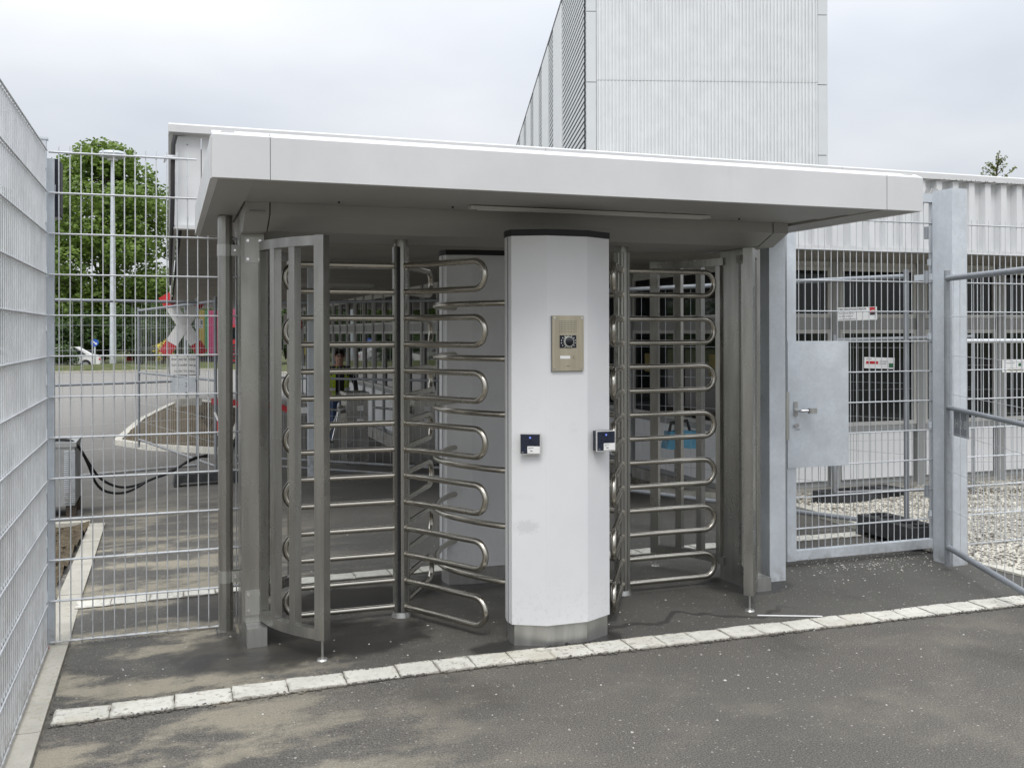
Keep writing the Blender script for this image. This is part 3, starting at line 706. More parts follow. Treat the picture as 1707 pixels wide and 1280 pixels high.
# side posts, brackets, cages
def sidepost(x0, x1, sgn):
    p = obj('side_post', box(B(), x0, x1, 4.985, 5.235, -.02, 1.99), M['steel'], ts, bevel=.006)
    obj('post_web', box(B(), (x0+x1)/2-.015, (x0+x1)/2+.015, 5.236, 5.26, 0, 1.95), M['steel'], p)
    return p
spL = sidepost(.336, .446, -1); spR = sidepost(3.178, 3.298, 1)
def bolts(parent, pts, nrm):
    bm = B()
    for p in pts: p = Vector(p); tube(bm, [p, p+Vector(nrm)*.008], .008, 6)
    obj('bolts', bm, M['chrome'], parent)
RC = .735
def arcpts(c, a0, a1, r, n=14): return [(c.x+r*math.cos(math.radians(a0+(a1-a0)*i/n)), c.y+r*math.sin(math.radians(a0+(a1-a0)*i/n))) for i in range(n+1)]
def cage(c, a0, a1, name, zb=.088, ztop=1.95):
    """curved guard from the side post (a0) to its free end bar (a1)"""
    g = None
    for (z0, z1) in ((zb, zb+.048), (ztop-.045, ztop)):
        bm = B(); inn = arcpts(c, a0, a1, RC-.02); ou = arcpts(c, a0, a1, RC+.02)
        n = len(inn)
        va = [[bm.verts.new((p[0], p[1], z)) for p in q] for q in (inn, ou) for z in (z0, z1)]
        for i in range(n-1):
            bm.faces.new((va[0][i], va[0][i+1], va[1][i+1], va[1][i])); bm.faces.new((va[2][i], va[3][i], va[3][i+1], va[2][i+1]))
            bm.faces.new((va[0][i], va[2][i], va[2][i+1], va[0][i+1])); bm.faces.new((va[1][i], va[1][i+1], va[3][i+1], va[3][i]))
        bm.faces.new((va[0][0], va[1][0], va[3][0], va[2][0])); bm.faces.new((va[0][-1], va[2][-1], va[3][-1], va[1][-1]))
        if g is None: g = obj('guard_cage', bm, M['steel'], ts, bevel=.003)
        else: obj('top_ring', bm, M['steel'], g, bevel=.003)
    for k in range(4):
        f = (.10, .42, .72, 1.0)[k]; a = math.radians(a0+(a1-a0)*f); end = k == 3
        s_ = .052 if end else .04
        aa = a+(math.radians(1.6)*(1 if a1 > a0 else -1) if end else 0)
        M4 = Matrix.Translation((c.x+RC*math.cos(aa), c.y+RC*math.sin(aa), 0)) @ Matrix.Rotation(aa, 4, 'Z')
        obj('end_bar' if end else 'bar', box(B(), -s_/2, s_/2, -s_/2, s_/2, zb-.001 if end else zb+.049, ztop+.001 if end else ztop-.046, M4), M['steel'], g, bevel=.004)
        if end:
            x, y = c.x+RC*math.cos(aa), c.y+RC*math.sin(aa)
            bm = B(); cyl(bm, x, y, gz(x, y)+.004, zb-.002, .006, 8); obj('levelling_rod', bm, M['plate'], g, smooth=True)
            bm = B(); cyl(bm, x, y, gz(x, y), gz(x, y)+.008, .027, 20, .022); obj('foot_disc', bm, M['plate'], g, smooth=True)
    return g
cage(R1, 186, 226, 'l'); cage(R2, -6, -46, 'r'); cage(R1, 174, 134, 'l'); cage(R2, 6, 46, 'r')
for (x0, x1, sp_) in ((.352, .44, spL), (3.186, 3.275, spR)):
    for z0, z1 in ((.115, .235), (1.845, 1.972)):
        bp = obj('bracket_plate', box(B(), x0, x1, 4.977, 4.9845, z0, z1), M['plate'], sp_, bevel=.001) if False else obj('bracket_plate', box(B(), x0, x1, 4.977, 4.9845, z0, z1), M['plate'], ts, bevel=.001)
        bolts(bp, [(x, 4.977, z) for x in (x0+.015, x1-.015) for z in (z0+.018, z1-.018)], (0, -1, 0))
for (x0, x1) in ((.355, .448), (3.20, 3.30)):
    bm = B(); box(bm, x0, x1, 4.88, 4.984, -.02, .075); obj('foot_box', bm, M['plate'], ts, bevel=.004)
# rotors
def loop_mesh(r0, r1, rad, tr):
    pts = [(r0, 0, -rad), (r1*.5, 0, -rad)]; n = 12
    for i in range(n+1):
        a = -PI/2+PI*i/n; pts.append((r1+rad*math.cos(a), 0, rad*math.sin(a)))
    pts += [(r1*.5, 0, rad), (r0, 0, rad)]
    bm = B(); tube(bm, pts, tr, 12)
    for s_ in (-1, 1): tube(bm, [(r0-.002, 0, s_*rad), (r0+.006, 0, s_*rad)], tr*1.35, 12)
    bmesh.ops.recalc_face_normals(bm, faces=bm.faces)
    me = bpy.data.meshes.new('wing_arm'); bm.to_mesh(me); bm.free(); me.materials.append(M['tube'])
    for p in me.polygons: p.use_smooth = True
    me.set_sharp_from_angle(angle=math.radians(50)); return me
RD = .1385; RZ = .054
lm = loop_mesh(.036, .62-RD/2-.0155, RD/2, .0155)
def rotor(c, angs):
    pts = []
    for k in range(48):
        a = 2*PI*k/48; da = min(abs((math.degrees(a)-g+180) % 360-180) for g in [q+60 for q in angs])
        r = .030 if da < 8 else (.0455 if da < 40 else .041)
        pts.append((c.x+r*math.cos(a), c.y+r*math.sin(a)))
    rt = obj('rotor', prism(B(), pts, .028, 1.955), M['steel'], ts)
    for g in angs:
        a = math.radians(g+60); M4 = Matrix.Translation((c.x+.031*math.cos(a), c.y+.031*math.sin(a), 0)) @ Matrix.Rotation(a, 4, 'Z')
        obj('groove_shade', box(B(), -.003, .004, -.0055, .0055, .03, 1.953, M4), M['black'], rt)  # black strip added inside each groove to paint its shade
    bm = B(); cyl(bm, c.x, c.y, 1.956, 1.992, .036, 24); obj('top_bearing', bm, M['steel'], rt, smooth=True)
    bm = B(); cyl(bm, c.x, c.y, 0, .026, .052, 28, .046); obj('floor_bearing', bm, M['plate'], rt, smooth=True)
    for g in angs:
        for k in range(7):
            o = addobj('arm', lm, rt); o.location = (c.x, c.y, RZ+RD*(2*k+.5)); o.rotation_euler = (0, 0, math.radians(g))
rotor(R1, (180, 300, 60)); rotor(R2, (0, 120, 240))
# middle columns
def column(front):
    s_ = -1 if front else 1
    oy = AY+s_*.735; 
    def pl(e, iy=.505):
        # octagon-like plan: outer facets curved outwards, flat inner side
        pts = [(-.245-e, .665), (-.25-e, .60), (-.235-e, .535), (-.10, .505-e), (.10, .505-e), (.235+e, .535), (.25+e, .60), (.245+e, .665), (.105, .732+e), (-.105, .732+e)]
        return [(XC+p[0], AY+s_*p[1]) for p in pts]
    cc = obj('column', prism(B(), pl(.012), .10, 1.963), M['column'], ts, bevel=.0015)
    obj('plinth', prism(B(), pl(.0), -.02, .099), M['plate'], cc, bevel=.0015)
    obj('black_cap', prism(B(), pl(.016), 1.964, 1.994), M['black'], cc)
    for sx in (-1, 1):
        bm = B(); x = XC+sx*.2625; box(bm, x-.0015, x+.0015, AY+s_*.60-.028, AY+s_*.60-.022, .10, 1.96)
        obj('seam', bm, M['inkgrey'], cc)
    return cc
colF = column(True); colB = column(False)
# fixed comb rods between the two columns, one set on each side
def comb_mesh():
    half = [(.19, -.535), (.26, -.47), (.36, -.30), (.415, -.16), (.432, -.09), (.438, 0)]
    pts = half+[(x, -y) for x, y in half[-2::-1]]
    # smooth by subdividing
    P = [Vector((x, y, 0)) for x, y in pts]
    for _ in range(2):
        Q = [P[0]]
        for a, b in zip(P, P[1:]): Q += [a.lerp(b, .25), a.lerp(b, .75)]
        Q.append(P[-1]); P = Q
    bm = B(); tube(bm, P, .0155, 12); bmesh.ops.recalc_face_normals(bm, faces=bm.faces)
    me = bpy.data.meshes.new('comb_arm'); bm.to_mesh(me); bm.free(); me.materials.append(M['tube'])
    for p in me.polygons: p.use_smooth = True
    return me
cmesh = comb_mesh()
for sx in (-1, 1):
    for k in range(6):
        o = addobj('barrier_arm', cmesh, ts); o.location = (XC, AY, RZ+RD*(2*k+1.5)); o.rotation_euler = (0, 0, PI if sx < 0 else 0)
        o.matrix_parent_inverse = Matrix.Translation(-ORIG[ts.name])

# intercom on the front column
yf = AY-.732-.012
ic = thing('intercom', 'champagne coloured intercom panel with camera eye and speaker grille on the silver column', 'intercom', (1.808, yf, 1.45))
Mi = face((1.808, yf, 1.4485), FRONT)
obj('faceplate', box(B(), -.081, .081, -.1325, .1325, .001, .014, Mi), M['bronze'], ic, bevel=.002)
obj('housing', box(B(), -.084, .079, -.1355, .130, -.004, .007, Mi), M['inkgrey'], ic)
bm = B()
for r in range(7):
    for c in range(12): box(bm, -.043+c*.0076-.0016, -.043+c*.0076+.0016, .052+r*.0088-.0015, .052+r*.0088+.0015, .0142, .0148, Mi)
obj('speaker_grille', bm, M['ink'], ic)
cw = obj('camera_window', box(B(), -.044, .042, -.023, .038, .0142, .0155, Mi), M['blackgl'], ic)
def disc(bm, M4, x, y, z0, z1, r, sides=28, r2=None):
    a = M4 @ Vector((x, y, z0)); b = M4 @ Vector((x, y, z1)); return tube(bm, [a, b], [r, r if r2 is None else r2], sides)
bm = B(); disc(bm, Mi, 0, .0075, .0156, .026, .029, 32, .026); obj('lens_ring', bm, M['chrome'], cw, smooth=True)
bm = B(); disc(bm, Mi, .002, .0075, .0262, .031, .021, 32, .012); obj('lens', bm, M['lens'], cw, smooth=True)
bm = B()
for sx in (-1, 1):
    for k in range(6):
        a = math.radians(-62+k*24.8); disc(bm, Mi, sx*.0365*math.cos(a)*1.0, .0075+.030*math.sin(a), .0157, .0165, .0024, 8)
obj('led_dots', bm, M['paper'], cw)
obj('name_plate', box(B(), -.042, .010, -.074, -.060, .0142, .0155, Mi), M['paper'], ic)
obj('call_button', box(B(), .028, .042, -.075, -.059, .0142, .018, Mi), M['bronze'], ic, bevel=.001)
bm = B()
for sx in (-1, 1):
    for sy in (-1, 1): disc(bm, Mi, sx*.070, sy*.121, .0142, .017, .0055, 12)
obj('screw', bm, M['chrome'], ic)
bm = B(); box(bm, -.009, .008, -.111, -.109, .0142, .0146, Mi); obj('brand_mark', bm, M['ink'], ic)
# card readers
def reader(px, py, pz, ang, label, standoff, s=.094):
    r = thing('card_reader', label, 'card reader', (px, py, pz), 'card readers on the front column')
    Mr = face((px, py, pz), ang); h = s/2
    obj('housing', box(B(), -h-.001, h+.001, -h-.001, h+.001, -.002, standoff, Mr), M['navy'] if standoff > .02 else M['frame'], r, bevel=.002)
    obj('bezel', box(B(), -h-.003, h+.003, -h-.003, h+.003, standoff+.0005, standoff+.008, Mr), M['frame_light'], r, bevel=.002)
    fr = obj('front_face', box(B(), -h+.001, h-.001, -h+.002, h-.001, standoff+.0085, standoff+.0105, Mr), M['navy'], r)
    bm = B(); disc(bm, Mr, 0, h*.64, standoff+.0107, standoff+.012, .0052, 20); obj('indicator_ring', bm, M['bluelight'], r, smooth=True)
    bm = B(); disc(bm, Mr, 0, h*.64, standoff+.0121, standoff+.0125, .002, 12); obj('indicator_dot', bm, M['paper'], r)
    st = obj('sticker', box(B(), -h*.28, h-.001, -h+.003, -h*.22, standoff+.0107, standoff+.0115, Mr), M['paper'], r)
    bm = B(); box(bm, -h*.2, h*.35, -h*.40, -h*.34, standoff+.0117, standoff+.012, Mr); box(bm, -h*.2, h*.05, -h*.52, -h*.49, standoff+.0117, standoff+.012, Mr); box(bm, 0, h*.25, -h*.75, -h*.64, standoff+.0117, standoff+.012, Mr)
    obj('printed_lines', bm, M['inkgrey'], st)
    bm = B(); box(bm, -h+.006, -h+.016, -h+.006, -h+.010, standoff+.0107, standoff+.011, Mr); obj('corner_mark', bm, M['inkgrey'], r)
aL = math.atan2(-1, -.45); 
reader(1.628, AY-.705-.0165, .971, -PI/2-.44*1.0+.0, 'small navy card reader with white sticker on the left of the column front', .012)
reader(2.000, AY-.700-.012, .974, -PI/2+.0, 'small navy card reader jutting out at the right edge of the column', .050)

# ------------------------------------------------------------------ double rod mesh fences
def dmesh(root, p0, d, length, z0, rails, wires, nrm, rr=.0042, wr=.003, zrail=.2, maxlen=None, wtop=.03, off=.0072):
    """rails: list of (k, s0, s1); wires: list of (s, ztop)"""
    p0 = Vector((p0[0], p0[1], 0)); d = Vector((d[0], d[1], 0)); nv = Vector((nrm[0], nrm[1], 0))
    for k, s0, s1 in rails:
        z = z0+zrail*k
        for q in (-1, 1):
            a = p0+d*s0+nv*off*q; b = p0+d*s1+nv*off*q
            rod('horizontal_rod', (a.x, a.y, z), (b.x, b.y, z), rr, M['wire'], root, 6)
    for s_, zb, zt in wires:
        a = p0+d*s_; rod('vertical_rod', (a.x, a.y, zb), (a.x, a.y, zt), wr, M['wire'], root, 6)
# fence along the left, running towards the viewer
FX = -.562
lf = thing('mesh_fence', 'tall galvanised double rod mesh fence running along the left towards the viewer', 'fence', (FX, 3.4, -.04), 'galvanised mesh fences')
ws = []; y = 5.20
while y > 2.15: ws.append((5.22-y, -.035, 2.40)); y -= .05
dmesh(lf, (FX, 5.22), (0, -1), 3.1, -.014, [(k, 0, 3.1) for k in range(13)], ws, (1, 0), rr=.0045, wr=.0032)
# fence facing the viewer
ff = thing('mesh_fence', 'galvanised double rod mesh panel facing the viewer between left corner post and turnstile', 'fence', (-.15, 5.283, -.03), 'galvanised mesh fences')
rl = [(k, 0, .805) for k in range(11)]+[(11, 0, .69), (12, 0, .69)]
ws = [(.045+.05*i, -.03, (2.42 if i < 13 else 2.0)) for i in range(16)]
dmesh(ff, (-.553, 5.283), (1, 0), 1, -.011, rl, ws, (0, 1))
rl = [(k, .07, .15) for k in range(11)]
gap = thing('mesh_fence', 'narrow mesh filler between round steel pole and left side of turnstile', 'fence', (.3, 5.283, 0), 'galvanised mesh fences')
dmesh(gap, (.245, 5.283), (1, 0), 1, -.011, [(k, .0, .16) for k in range(1, 11)], [(.085, .0, 2.0), (.105, .0, 2.0)], (0, 1))
cp = thing('fence_post', 'slim galvanised corner post where the two left mesh fences meet', 'fence post', (-.575, 5.26, -.04))
obj('post', box(B(), -.60, -.56, 5.235, 5.275, -.07, 2.44), M['galv'], cp, bevel=.003)
obj('post', box(B(), -.572, -.532, 5.30, 5.34, -.07, 2.36), M['galv'], cp, bevel=.003)
obj('cap', box(B(), -.603, -.553, 5.231, 5.279, 2.441, 2.452), M['galv'], cp, bevel=.002)
bm = B()
for z in lin(.2, 2.3, 8): box(bm, -.606, -.556, 5.225, 5.2345, z, z+.05)
obj('clamps', bm, M['galv'], cp)
bm = B(); box(bm, -.60, -.55, 5.228, 5.236, -.05, -.015); obj('red_mark', bm, M['pink'], cp)
bb = thing('junction_box', 'flat black box fixed high behind the left corner fence post', 'box', (-.53, 5.40, 2.22))
obj('casing', box(B(), -.560, -.515, 5.365, 5.50, 2.08, 2.37), M['blackgl'], bb, bevel=.006)
obj('bracket', box(B(), -.556, -.530, 5.361, 5.3645, 2.20, 2.24), M['galv'], bb)
obj('lid', box(B(), -.514, -.509, 5.37, 5.495, 2.09, 2.36), M['black'], bb, bevel=.002)
# round pole with clamps beside the turnstile
pl = thing('steel_pole', 'round stainless pole with two clamps standing left of the turnstile', 'pole', (.272, 5.19, -.02))
bm = B(); cyl(bm, .272, 5.195, -.03, 2.094, .0365, 12); obj('tube', bm, M['steel'], pl, smooth=False, bevel=.003)
for z in (.265, 1.92):
    bm = B(); cyl(bm, .272, 5.195, z-.03, z+.03, .040, 12); cl = obj('clamp', bm, M['plate'], pl)
    obj('clamp_arm', box(B(), .30, .336, 5.165, 5.17, z-.028, z+.028), M['plate'], cl); obj('clamp_arm', box(B(), .30, .336, 5.20, 5.205, z-.028, z+.028), M['plate'], cl)
    bm = B(); tube(bm, [(.318, 5.155, z), (.318, 5.215, z)], .006, 8); obj('bolt', bm, M['chrome'], cl)
obj('base_flange', box(B(), .225, .319, 5.15, 5.24, -.03, -.008), M['steel'], pl)

# gate posts, gate
gp1 = thing('gate_post', 'square galvanised post between turnstile and gate lock side', 'gate post', (3.45, 5.12, 0), 'galvanised gate posts')
obj('post', box(B(), 3.405, 3.505, 5.05, 5.19, -.05, 2.093), M['galv'], gp1, bevel=.004)
obj('stop_strip', box(B(), 3.507, 3.70, 5.10, 5.108, -.0, .0+.0005), M['galv'], gp1) if False else None
obj('post_shoulder', box(B(), 3.506, 3.518, 5.052, 5.19, .0, 2.09), M['galv'], gp1, bevel=.002)
nf = thing('mesh_fence', 'narrow strip of mesh clamped between right side of turnstile and gate post', 'fence', (3.36, 5.25, 0), 'galvanised mesh fences')
dmesh(nf, (3.302, 5.24), (1, 0), 1, .07, [(k, 0, .12) for k in range(1, 10)], [(.035, .08, 2.0), (.085, .08, 2.0)], (0, 1))
for z in (.12, .62, 1.10, 1.60, 1.93):
    bm = B(); box(bm, 3.325, 3.40, 5.185, 5.2, z-.018, z+.018); c_ = obj('clamp', bm, M['plate'], nf, bevel=.002)
    bm = B(); tube(bm, [(3.362, 5.186, z), (3.362, 5.176, z)], .009, 6); obj('bolt', bm, M['chrome'], c_)
gt = thing('mesh_gate', 'closed galvanised pedestrian gate of rod mesh with sheet lock plate and lever handle', 'gate', (4.34, 5.35, 0))
GX0, GX1, GXa, GXb = 3.722, 3.79, 4.893, 4.97
obj('stile', box(B(), GX0, GX1, 5.325, 5.375, .035, 2.435), M['galv'], gt, bevel=.004)
obj('stile', box(B(), GXa, GXb, 5.325, 5.375, .035, 2.435), M['galv'], gt, bevel=.004)
obj('bottom_rail', box(B(), GX1+.001, GXa-.001, 5.326, 5.374, .038, .098), M['galv'], gt, bevel=.004)
obj('top_rail', box(B(), GX1+.001, GXa-.001, 5.326, 5.374, 2.375, 2.433), M['galv'], gt, bevel=.004)
dmesh(gt, (GX1, 5.35), (1, 0), 1, .235, [(k, -.005, GXa-GX1+.012) for k in range(11)], [(.038+.05*i, .10, 2.375) for i in range(22)], (0, 1))
lp = obj('lock_plate', box(B(), 3.722, 4.188, 5.318, 5.3235, .632, 1.442), M['galv'], gt)
obj('lock_case', box(B(), 3.73, 3.80, 5.324, 5.37, .90, 1.15), M['galv'], gt)
obj('strike_strip', box(B(), 3.700, 3.721, 5.30, 5.33, .815, 1.12), M['plate'], gt, bevel=.002)
hb = obj('handle', box(B(), 3.765, 3.792, 5.309, 5.3175, .965, 1.055), M['plate'], gt, bevel=.002)
bm = B(); tube(bm, [(3.778, 5.308, 1.0), (3.778, 5.262, 1.0), (3.785, 5.255, 1.0), (3.83, 5.252, 1.0)], .0095, 12); obj('lever_neck', bm, M['chrome'], hb, smooth=True)
bm = B(); box(bm, 3.832, 3.885, 5.238, 5.264, .982, 1.016); obj('lever', bm, M['plate'], hb, bevel=.006)
bm = B(); tube(bm, [(3.778, 5.317, .905), (3.778, 5.295, .905)], [.015, .013], 14); obj('lock_cylinder', bm, M['chrome'], gt, smooth=True)
obj('slot', box(B(), 3.785, 3.812, 5.3165, 5.3178, .875, .8785), M['ink'], gt)
obj('slot', box(B(), 3.785, 3.812, 5.3165, 5.3178, 1.062, 1.0655), M['frame_light'], gt)
bm = B(); x = GX0+.005
while x < GXb-.02:
    a, b, c = (x, 5.35, 2.4355), (x+.042, 5.35, 2.4355), (x+.021, 5.35, 2.475)
    va = [bm.verts.new((p[0], p[1]-.002, p[2])) for p in (a, b, c)]; vb = [bm.verts.new((p[0], p[1]+.002, p[2])) for p in (a, b, c)]
    bm.faces.new(va); bm.faces.new(vb[::-1])
    for i in range(3): bm.faces.new((va[i], vb[i], vb[(i+1) % 3], va[(i+1) % 3]))
    x += .046
obj('spike_strip', bm, M['plate'], gt)
gp2 = thing('gate_post', 'thick galvanised hinge post at the right side of the gate', 'gate post', (4.79, 5.06, 0), 'galvanised gate posts')
obj('post', box(B(), 4.732, 4.852, 4.992, 5.16, -.05, 2.418), M['galv'], gp2, bevel=.006)
for z in (.45, 1.86, 2.15):
    bm = B(); tube(bm, [(4.715, 5.20, z-.04), (4.715, 5.20, z+.04)], .014, 12); obj('hinge', bm, M['wire_dark'], gp2, smooth=True)
bm = B(); box(bm, 4.722, 4.734, 5.165, 5.32, 1.84, 1.88); obj('hinge_bracket', bm, M['galv'], gp2)
# back upright behind the post
obj('back_upright', box(B(), 4.800, 4.85, 5.162, 5.24, -.05, 2.38), M['galv'], gp2, bevel=.004)
rf = thing('mesh_fence', 'galvanised double rod mesh fence right of the hinge post in front of the gravel', 'fence', (6, 5.35, 0), 'galvanised mesh fences')
dmesh(rf, (4.86, 5.35), (1, 0), 3, .035, [(k, 0, 2.5) for k in range(12)], [(.03+.05*i, .0, 2.27) for i in range(50)], (0, 1))
bm = B()
for z in (.25, .85, 1.45, 1.95): box(bm, 4.853, 4.875, 5.33, 5.345, z, z+.04)
obj('clamps', bm, M['galv'], rf)

# ------------------------------------------------------------------ mobile construction fence panels
def blockfoot(x, y, rz, label, dims=(.66, .24, .13), z=None):
    b = thing('fence_block', label, 'fence base', (x, y, gz(x, y) if z is None else z), 'fence feet of recycled rubber')
    z0 = (gz(x, y) if z is None else z)+.002; M4 = Matrix.Translation((x, y, z0)) @ Matrix.Rotation(rz, 4, 'Z'); L_, W2, H = dims
    bm = B()
    prof = [(-L_/2, .0), (-L_/2+.04, 0), (-L_/2+.09, .035), (L_/2-.09, .035), (L_/2-.04, 0), (L_/2, 0), (L_/2-.02, H), (-L_/2+.02, H)]
    va = [bm.verts.new(M4 @ Vector((p[0], -W2/2, p[1]))) for p in prof]; vb = [bm.verts.new(M4 @ Vector((p[0], W2/2, p[1]))) for p in prof]
    for i in range(8): bm.faces.new((va[i], va[(i+1) % 8], vb[(i+1) % 8], vb[i]))
    bm.faces.new(va[::-1]); bm.faces.new(vb); obj('block', bm, M['blockrubber'], b, bevel=.006)
    for i in (-2, -1, 1, 2): obj('stud', box(B(), i*.11-.022, i*.11+.022, -.05, .05, H+.001, H+.012, M4), M['black'], b)
    return b
def mobile(label, A, Bp, za, zb, group='mobile site fence panels', step=.1, mid=True, mat=None, hs=7, ext=.12, wires=True, wr=.0018, wm='wire'):
    """A,Bp: plan ends; za,zb: (bottom,top) heights at the ends"""
    A = Vector((A[0], A[1], 0)); C = Vector((Bp[0], Bp[1], 0)); d = C-A; Lg = d.length; mt = mat or M['wire_dark']
    r = thing('site_fence_panel', label, 'fence', ((A.x+C.x)/2, (A.y+C.y)/2, min(za[0], zb[0])-ext), group)
    def P_(f, t_): q = A+d*f; return Vector((q.x, q.y, (za[0]+(zb[0]-za[0])*f)+((za[1]+(zb[1]-za[1])*f)-(za[0]+(zb[0]-za[0])*f))*t_))
    for f in (0, 1): rod('post', P_(f, 0)-Vector((0, 0, ext)), P_(f, 1)+Vector((0, 0, .05)), .019, mt, r, 12)
    for t_ in ((0, .52, 1) if mid else (0, 1)): rod('tube', P_(0, t_), P_(1, t_), .015 if t_ == .52 else .018, mt, r, 12)
    if wires:
        n = int(Lg/step)
        for i in range(1, n): rod('wire', P_(i/n, 0), P_(i/n, 1), wr, M[wm], r, 5)
        for i in range(1, hs): rod('wire', P_(0, i/hs), P_(1, i/hs), wr*.9, M[wm], r, 5)
    return r
mobile('site fence panel left behind the mesh fence with a grey number plate at its middle', (-1.233, 12.086), (.325, 12.39), (-.12, 1.877), (-.085, 1.872))
mobile('site fence panel angled away beside the soil island left of the turnstile', (.53, 12.316), (-.434, 16.044), (-.10, 1.886), (-.12, 1.846))
npl = thing('number_plate_board', 'blank grey metal board hung on the left site fence panel', 'board', (.13, 12.32, .9))
obj('board', box(B(), .02, .30, 12.32, 12.33, .80, .97), M['galv'], npl, bevel=.003)
obj('hook', box(B(), .05, .07, 12.331, 12.35, .94, 1.0), M['wire_dark'], npl)
textmesh('digits', '· · 2', .07, M['inkgrey'], npl, face((.16, 12.318, .885), FRONT))
blockfoot(.42, 12.25, .05, 'dark rubber fence foot under the two left site fence posts', (.75, .24, .13), -.29)
mobile('site fence panel standing behind the turnstile across the passage', (.824, 13.061), (3.042, 11.119), (-.08, 1.88), (-.085, 1.88))
rod('lower_tube', (.83, 13.0, -.17), (3.04, 11.06, -.18), .016, M['wire_dark'], bpy.data.objects['site_fence_panel.002'], 10)
gp3 = thing('galvanised_post', 'slim galvanised post standing in the passage behind the turnstile', 'post', (1.595, 11.727, -.26))
obj('post', box(B(), 1.55, 1.64, 11.70, 11.78, -.3, 2.30), M['galv'], gp3, bevel=.004)
obj('foot_plate', box(B(), 1.52, 1.67, 11.67, 11.81, -.27, -.255), M['galv'], gp3)
F3 = mobile('site fence panel standing behind the gate with its foot on a black block', (3.55, 8.87), (4.97, 5.68), (.06, 1.885), (.117, 1.894), ext=.08, mid=False, step=.13, wr=.0014, wm='wire_dark')
blockfoot(4.93, 5.72, PI/2, 'black rubber fence foot close behind the gate at its right corner', (.60, .26, .15), .0)
blockfoot(6.62, 8.25, .10, 'black rubber fence foot lying on the gravel before the white wall panels', (1.0, .28, .14), -.24)
mobile('second site fence panel on the gravel, leaning back near the glazed wall', (6.25, 8.15), (7.9, 8.05), (-.1, 1.42), (-.12, 1.45), mid=False, step=.25, hs=3, wm='wire_dark', wr=.0013)
F6 = mobile('low site fence panel right of the hinge post on the gravel', (6.20, 6.7), (7.9, 6.25), (-.03, 1.42), (-.03, 1.42), mid=False, mat=M['wire'], step=.16, wm='wire_dark', wr=.0014)
F7 = mobile('nearest site fence panel reaching forward at the right edge with metal tag H28', (4.632, 4.93), (3.45, 2.05), (.145, 1.835), (.10, 1.80), mid=True)
tagp = thing('metal_tag', 'dark metal tag stamped H28 hanging on the nearest site fence tube', 'tag', (4.585, 4.80, .93))
dv = Vector((3.45-4.632, 2.05-4.93, 0)).normalized(); na = math.atan2(dv.y, dv.x)
pc = Vector((4.632, 4.93, 0))+dv*.17; Mt = face((pc.x-.022*math.cos(na+PI/2)*-1, pc.y+0, .928), na-PI/2)
obj('plate', box(B(), -.115, .115, -.075, .075, -.002, .001, Mt), M['wire_dark'], tagp)
textmesh('stamped_text', 'H 2 8', .075, M['frame_light'], tagp, Mt @ Matrix.Translation((0, 0, .002)))
for sx in (-1, 1): obj('hanger', box(B(), sx*.08-.006, sx*.08+.006, .075, .10, -.002, .001, Mt), M['wire_dark'], tagp)

# small signs hung on the fences behind the gate
def sign(name, label, p, ang, w_, h_, parts, mat=None, roll=0, cat='sign'):
    s_ = thing(name, label, cat, p); Ms = face(p, ang) @ Matrix.Rotation(roll, 4, 'Z')
    bd = obj('board', box(B(), -w_/2, w_/2, -h_/2, h_/2, -.003, .001, Ms), mat or M['paper'], s_, bevel=.0008)
    for f in parts: f(s_, Ms)
    return s_
def TX(t_, size, x, y, mat='ink', al='LEFT'): return lambda s_, Ms: textmesh('lettering', t_, size, M[mat], s_, Ms @ Matrix.Translation((x, y, .002)), al)
def RX(x0, x1, y0, y1, mat, nm='print_block'): return lambda s_, Ms: obj(nm, box(B(), x0, x1, y0, y1, .0012, .0022, Ms), M[mat], s_)
# hung on the panel behind the gate
q = Vector((5.258, 6.0, 0)); e = Vector((3.72, 9.15, 0)); dd = (e-q).normalized()
sign('hire_firm_sign', 'white sign with red and black square and dark lettering on the fence behind the gate', (4.737, 5.917, 1.632), FRONT-.25, .30, .095,
     [TX('HKL BAUMASCHINEN', .0215, -.142, .034), TX('Mieten Kaufen Service', .013, -.142, .006, 'inkgrey'), TX('Tel. 0800 44 555 44', .013, -.142, -.016, 'inkgrey'), TX('www.hkl-baumaschinen.de', .013, -.142, -.037, 'inkgrey'),
      RX(.095, .14, .006, .044, 'red'), RX(.095, .14, -.012, .005, 'ink'), RX(.105, .13, .012, .026, 'paper')], roll=.03)
sign('fence_tag_sign', 'small white sign with a red strip low in the middle of the gate opening', (4.821, 5.782, 1.276), FRONT-.25, .225, .08,
     [RX(-.10, -.01, -.008, .012, 'red'), RX(.07, .105, -.03, .0, 'green'), RX(.0, .06, .01, .014, 'inkgrey'), RX(.0, .05, -.006, -.002, 'inkgrey'), RX(-.10, -.06, .026, .030, 'inkgrey')], roll=-.03)
sign('fence_banner_sign', 'white sign with yellow line and magenta corner at the right picture edge', (6.23, 5.87, 1.234), FRONT-.25, .30, .10,
     [RX(-.11, .02, -.035, -.018, 'yellow'), RX(-.02, .01, -.002, .022, 'green'), RX(.07, .11, -.02, .035, 'magenta'), RX(-.12, -.05, .02, .024, 'inkgrey')])
sign('fence_notice', 'small white notice with red print hung on the site fence beside the striped trailer', (.36, 12.95, 1.62), FRONT, .10, .12,
     [RX(-.04, .0, .0, .04, 'red'), RX(.015, .04, -.01, .04, 'inkgrey'), RX(-.04, .03, -.04, -.035, 'inkgrey')])

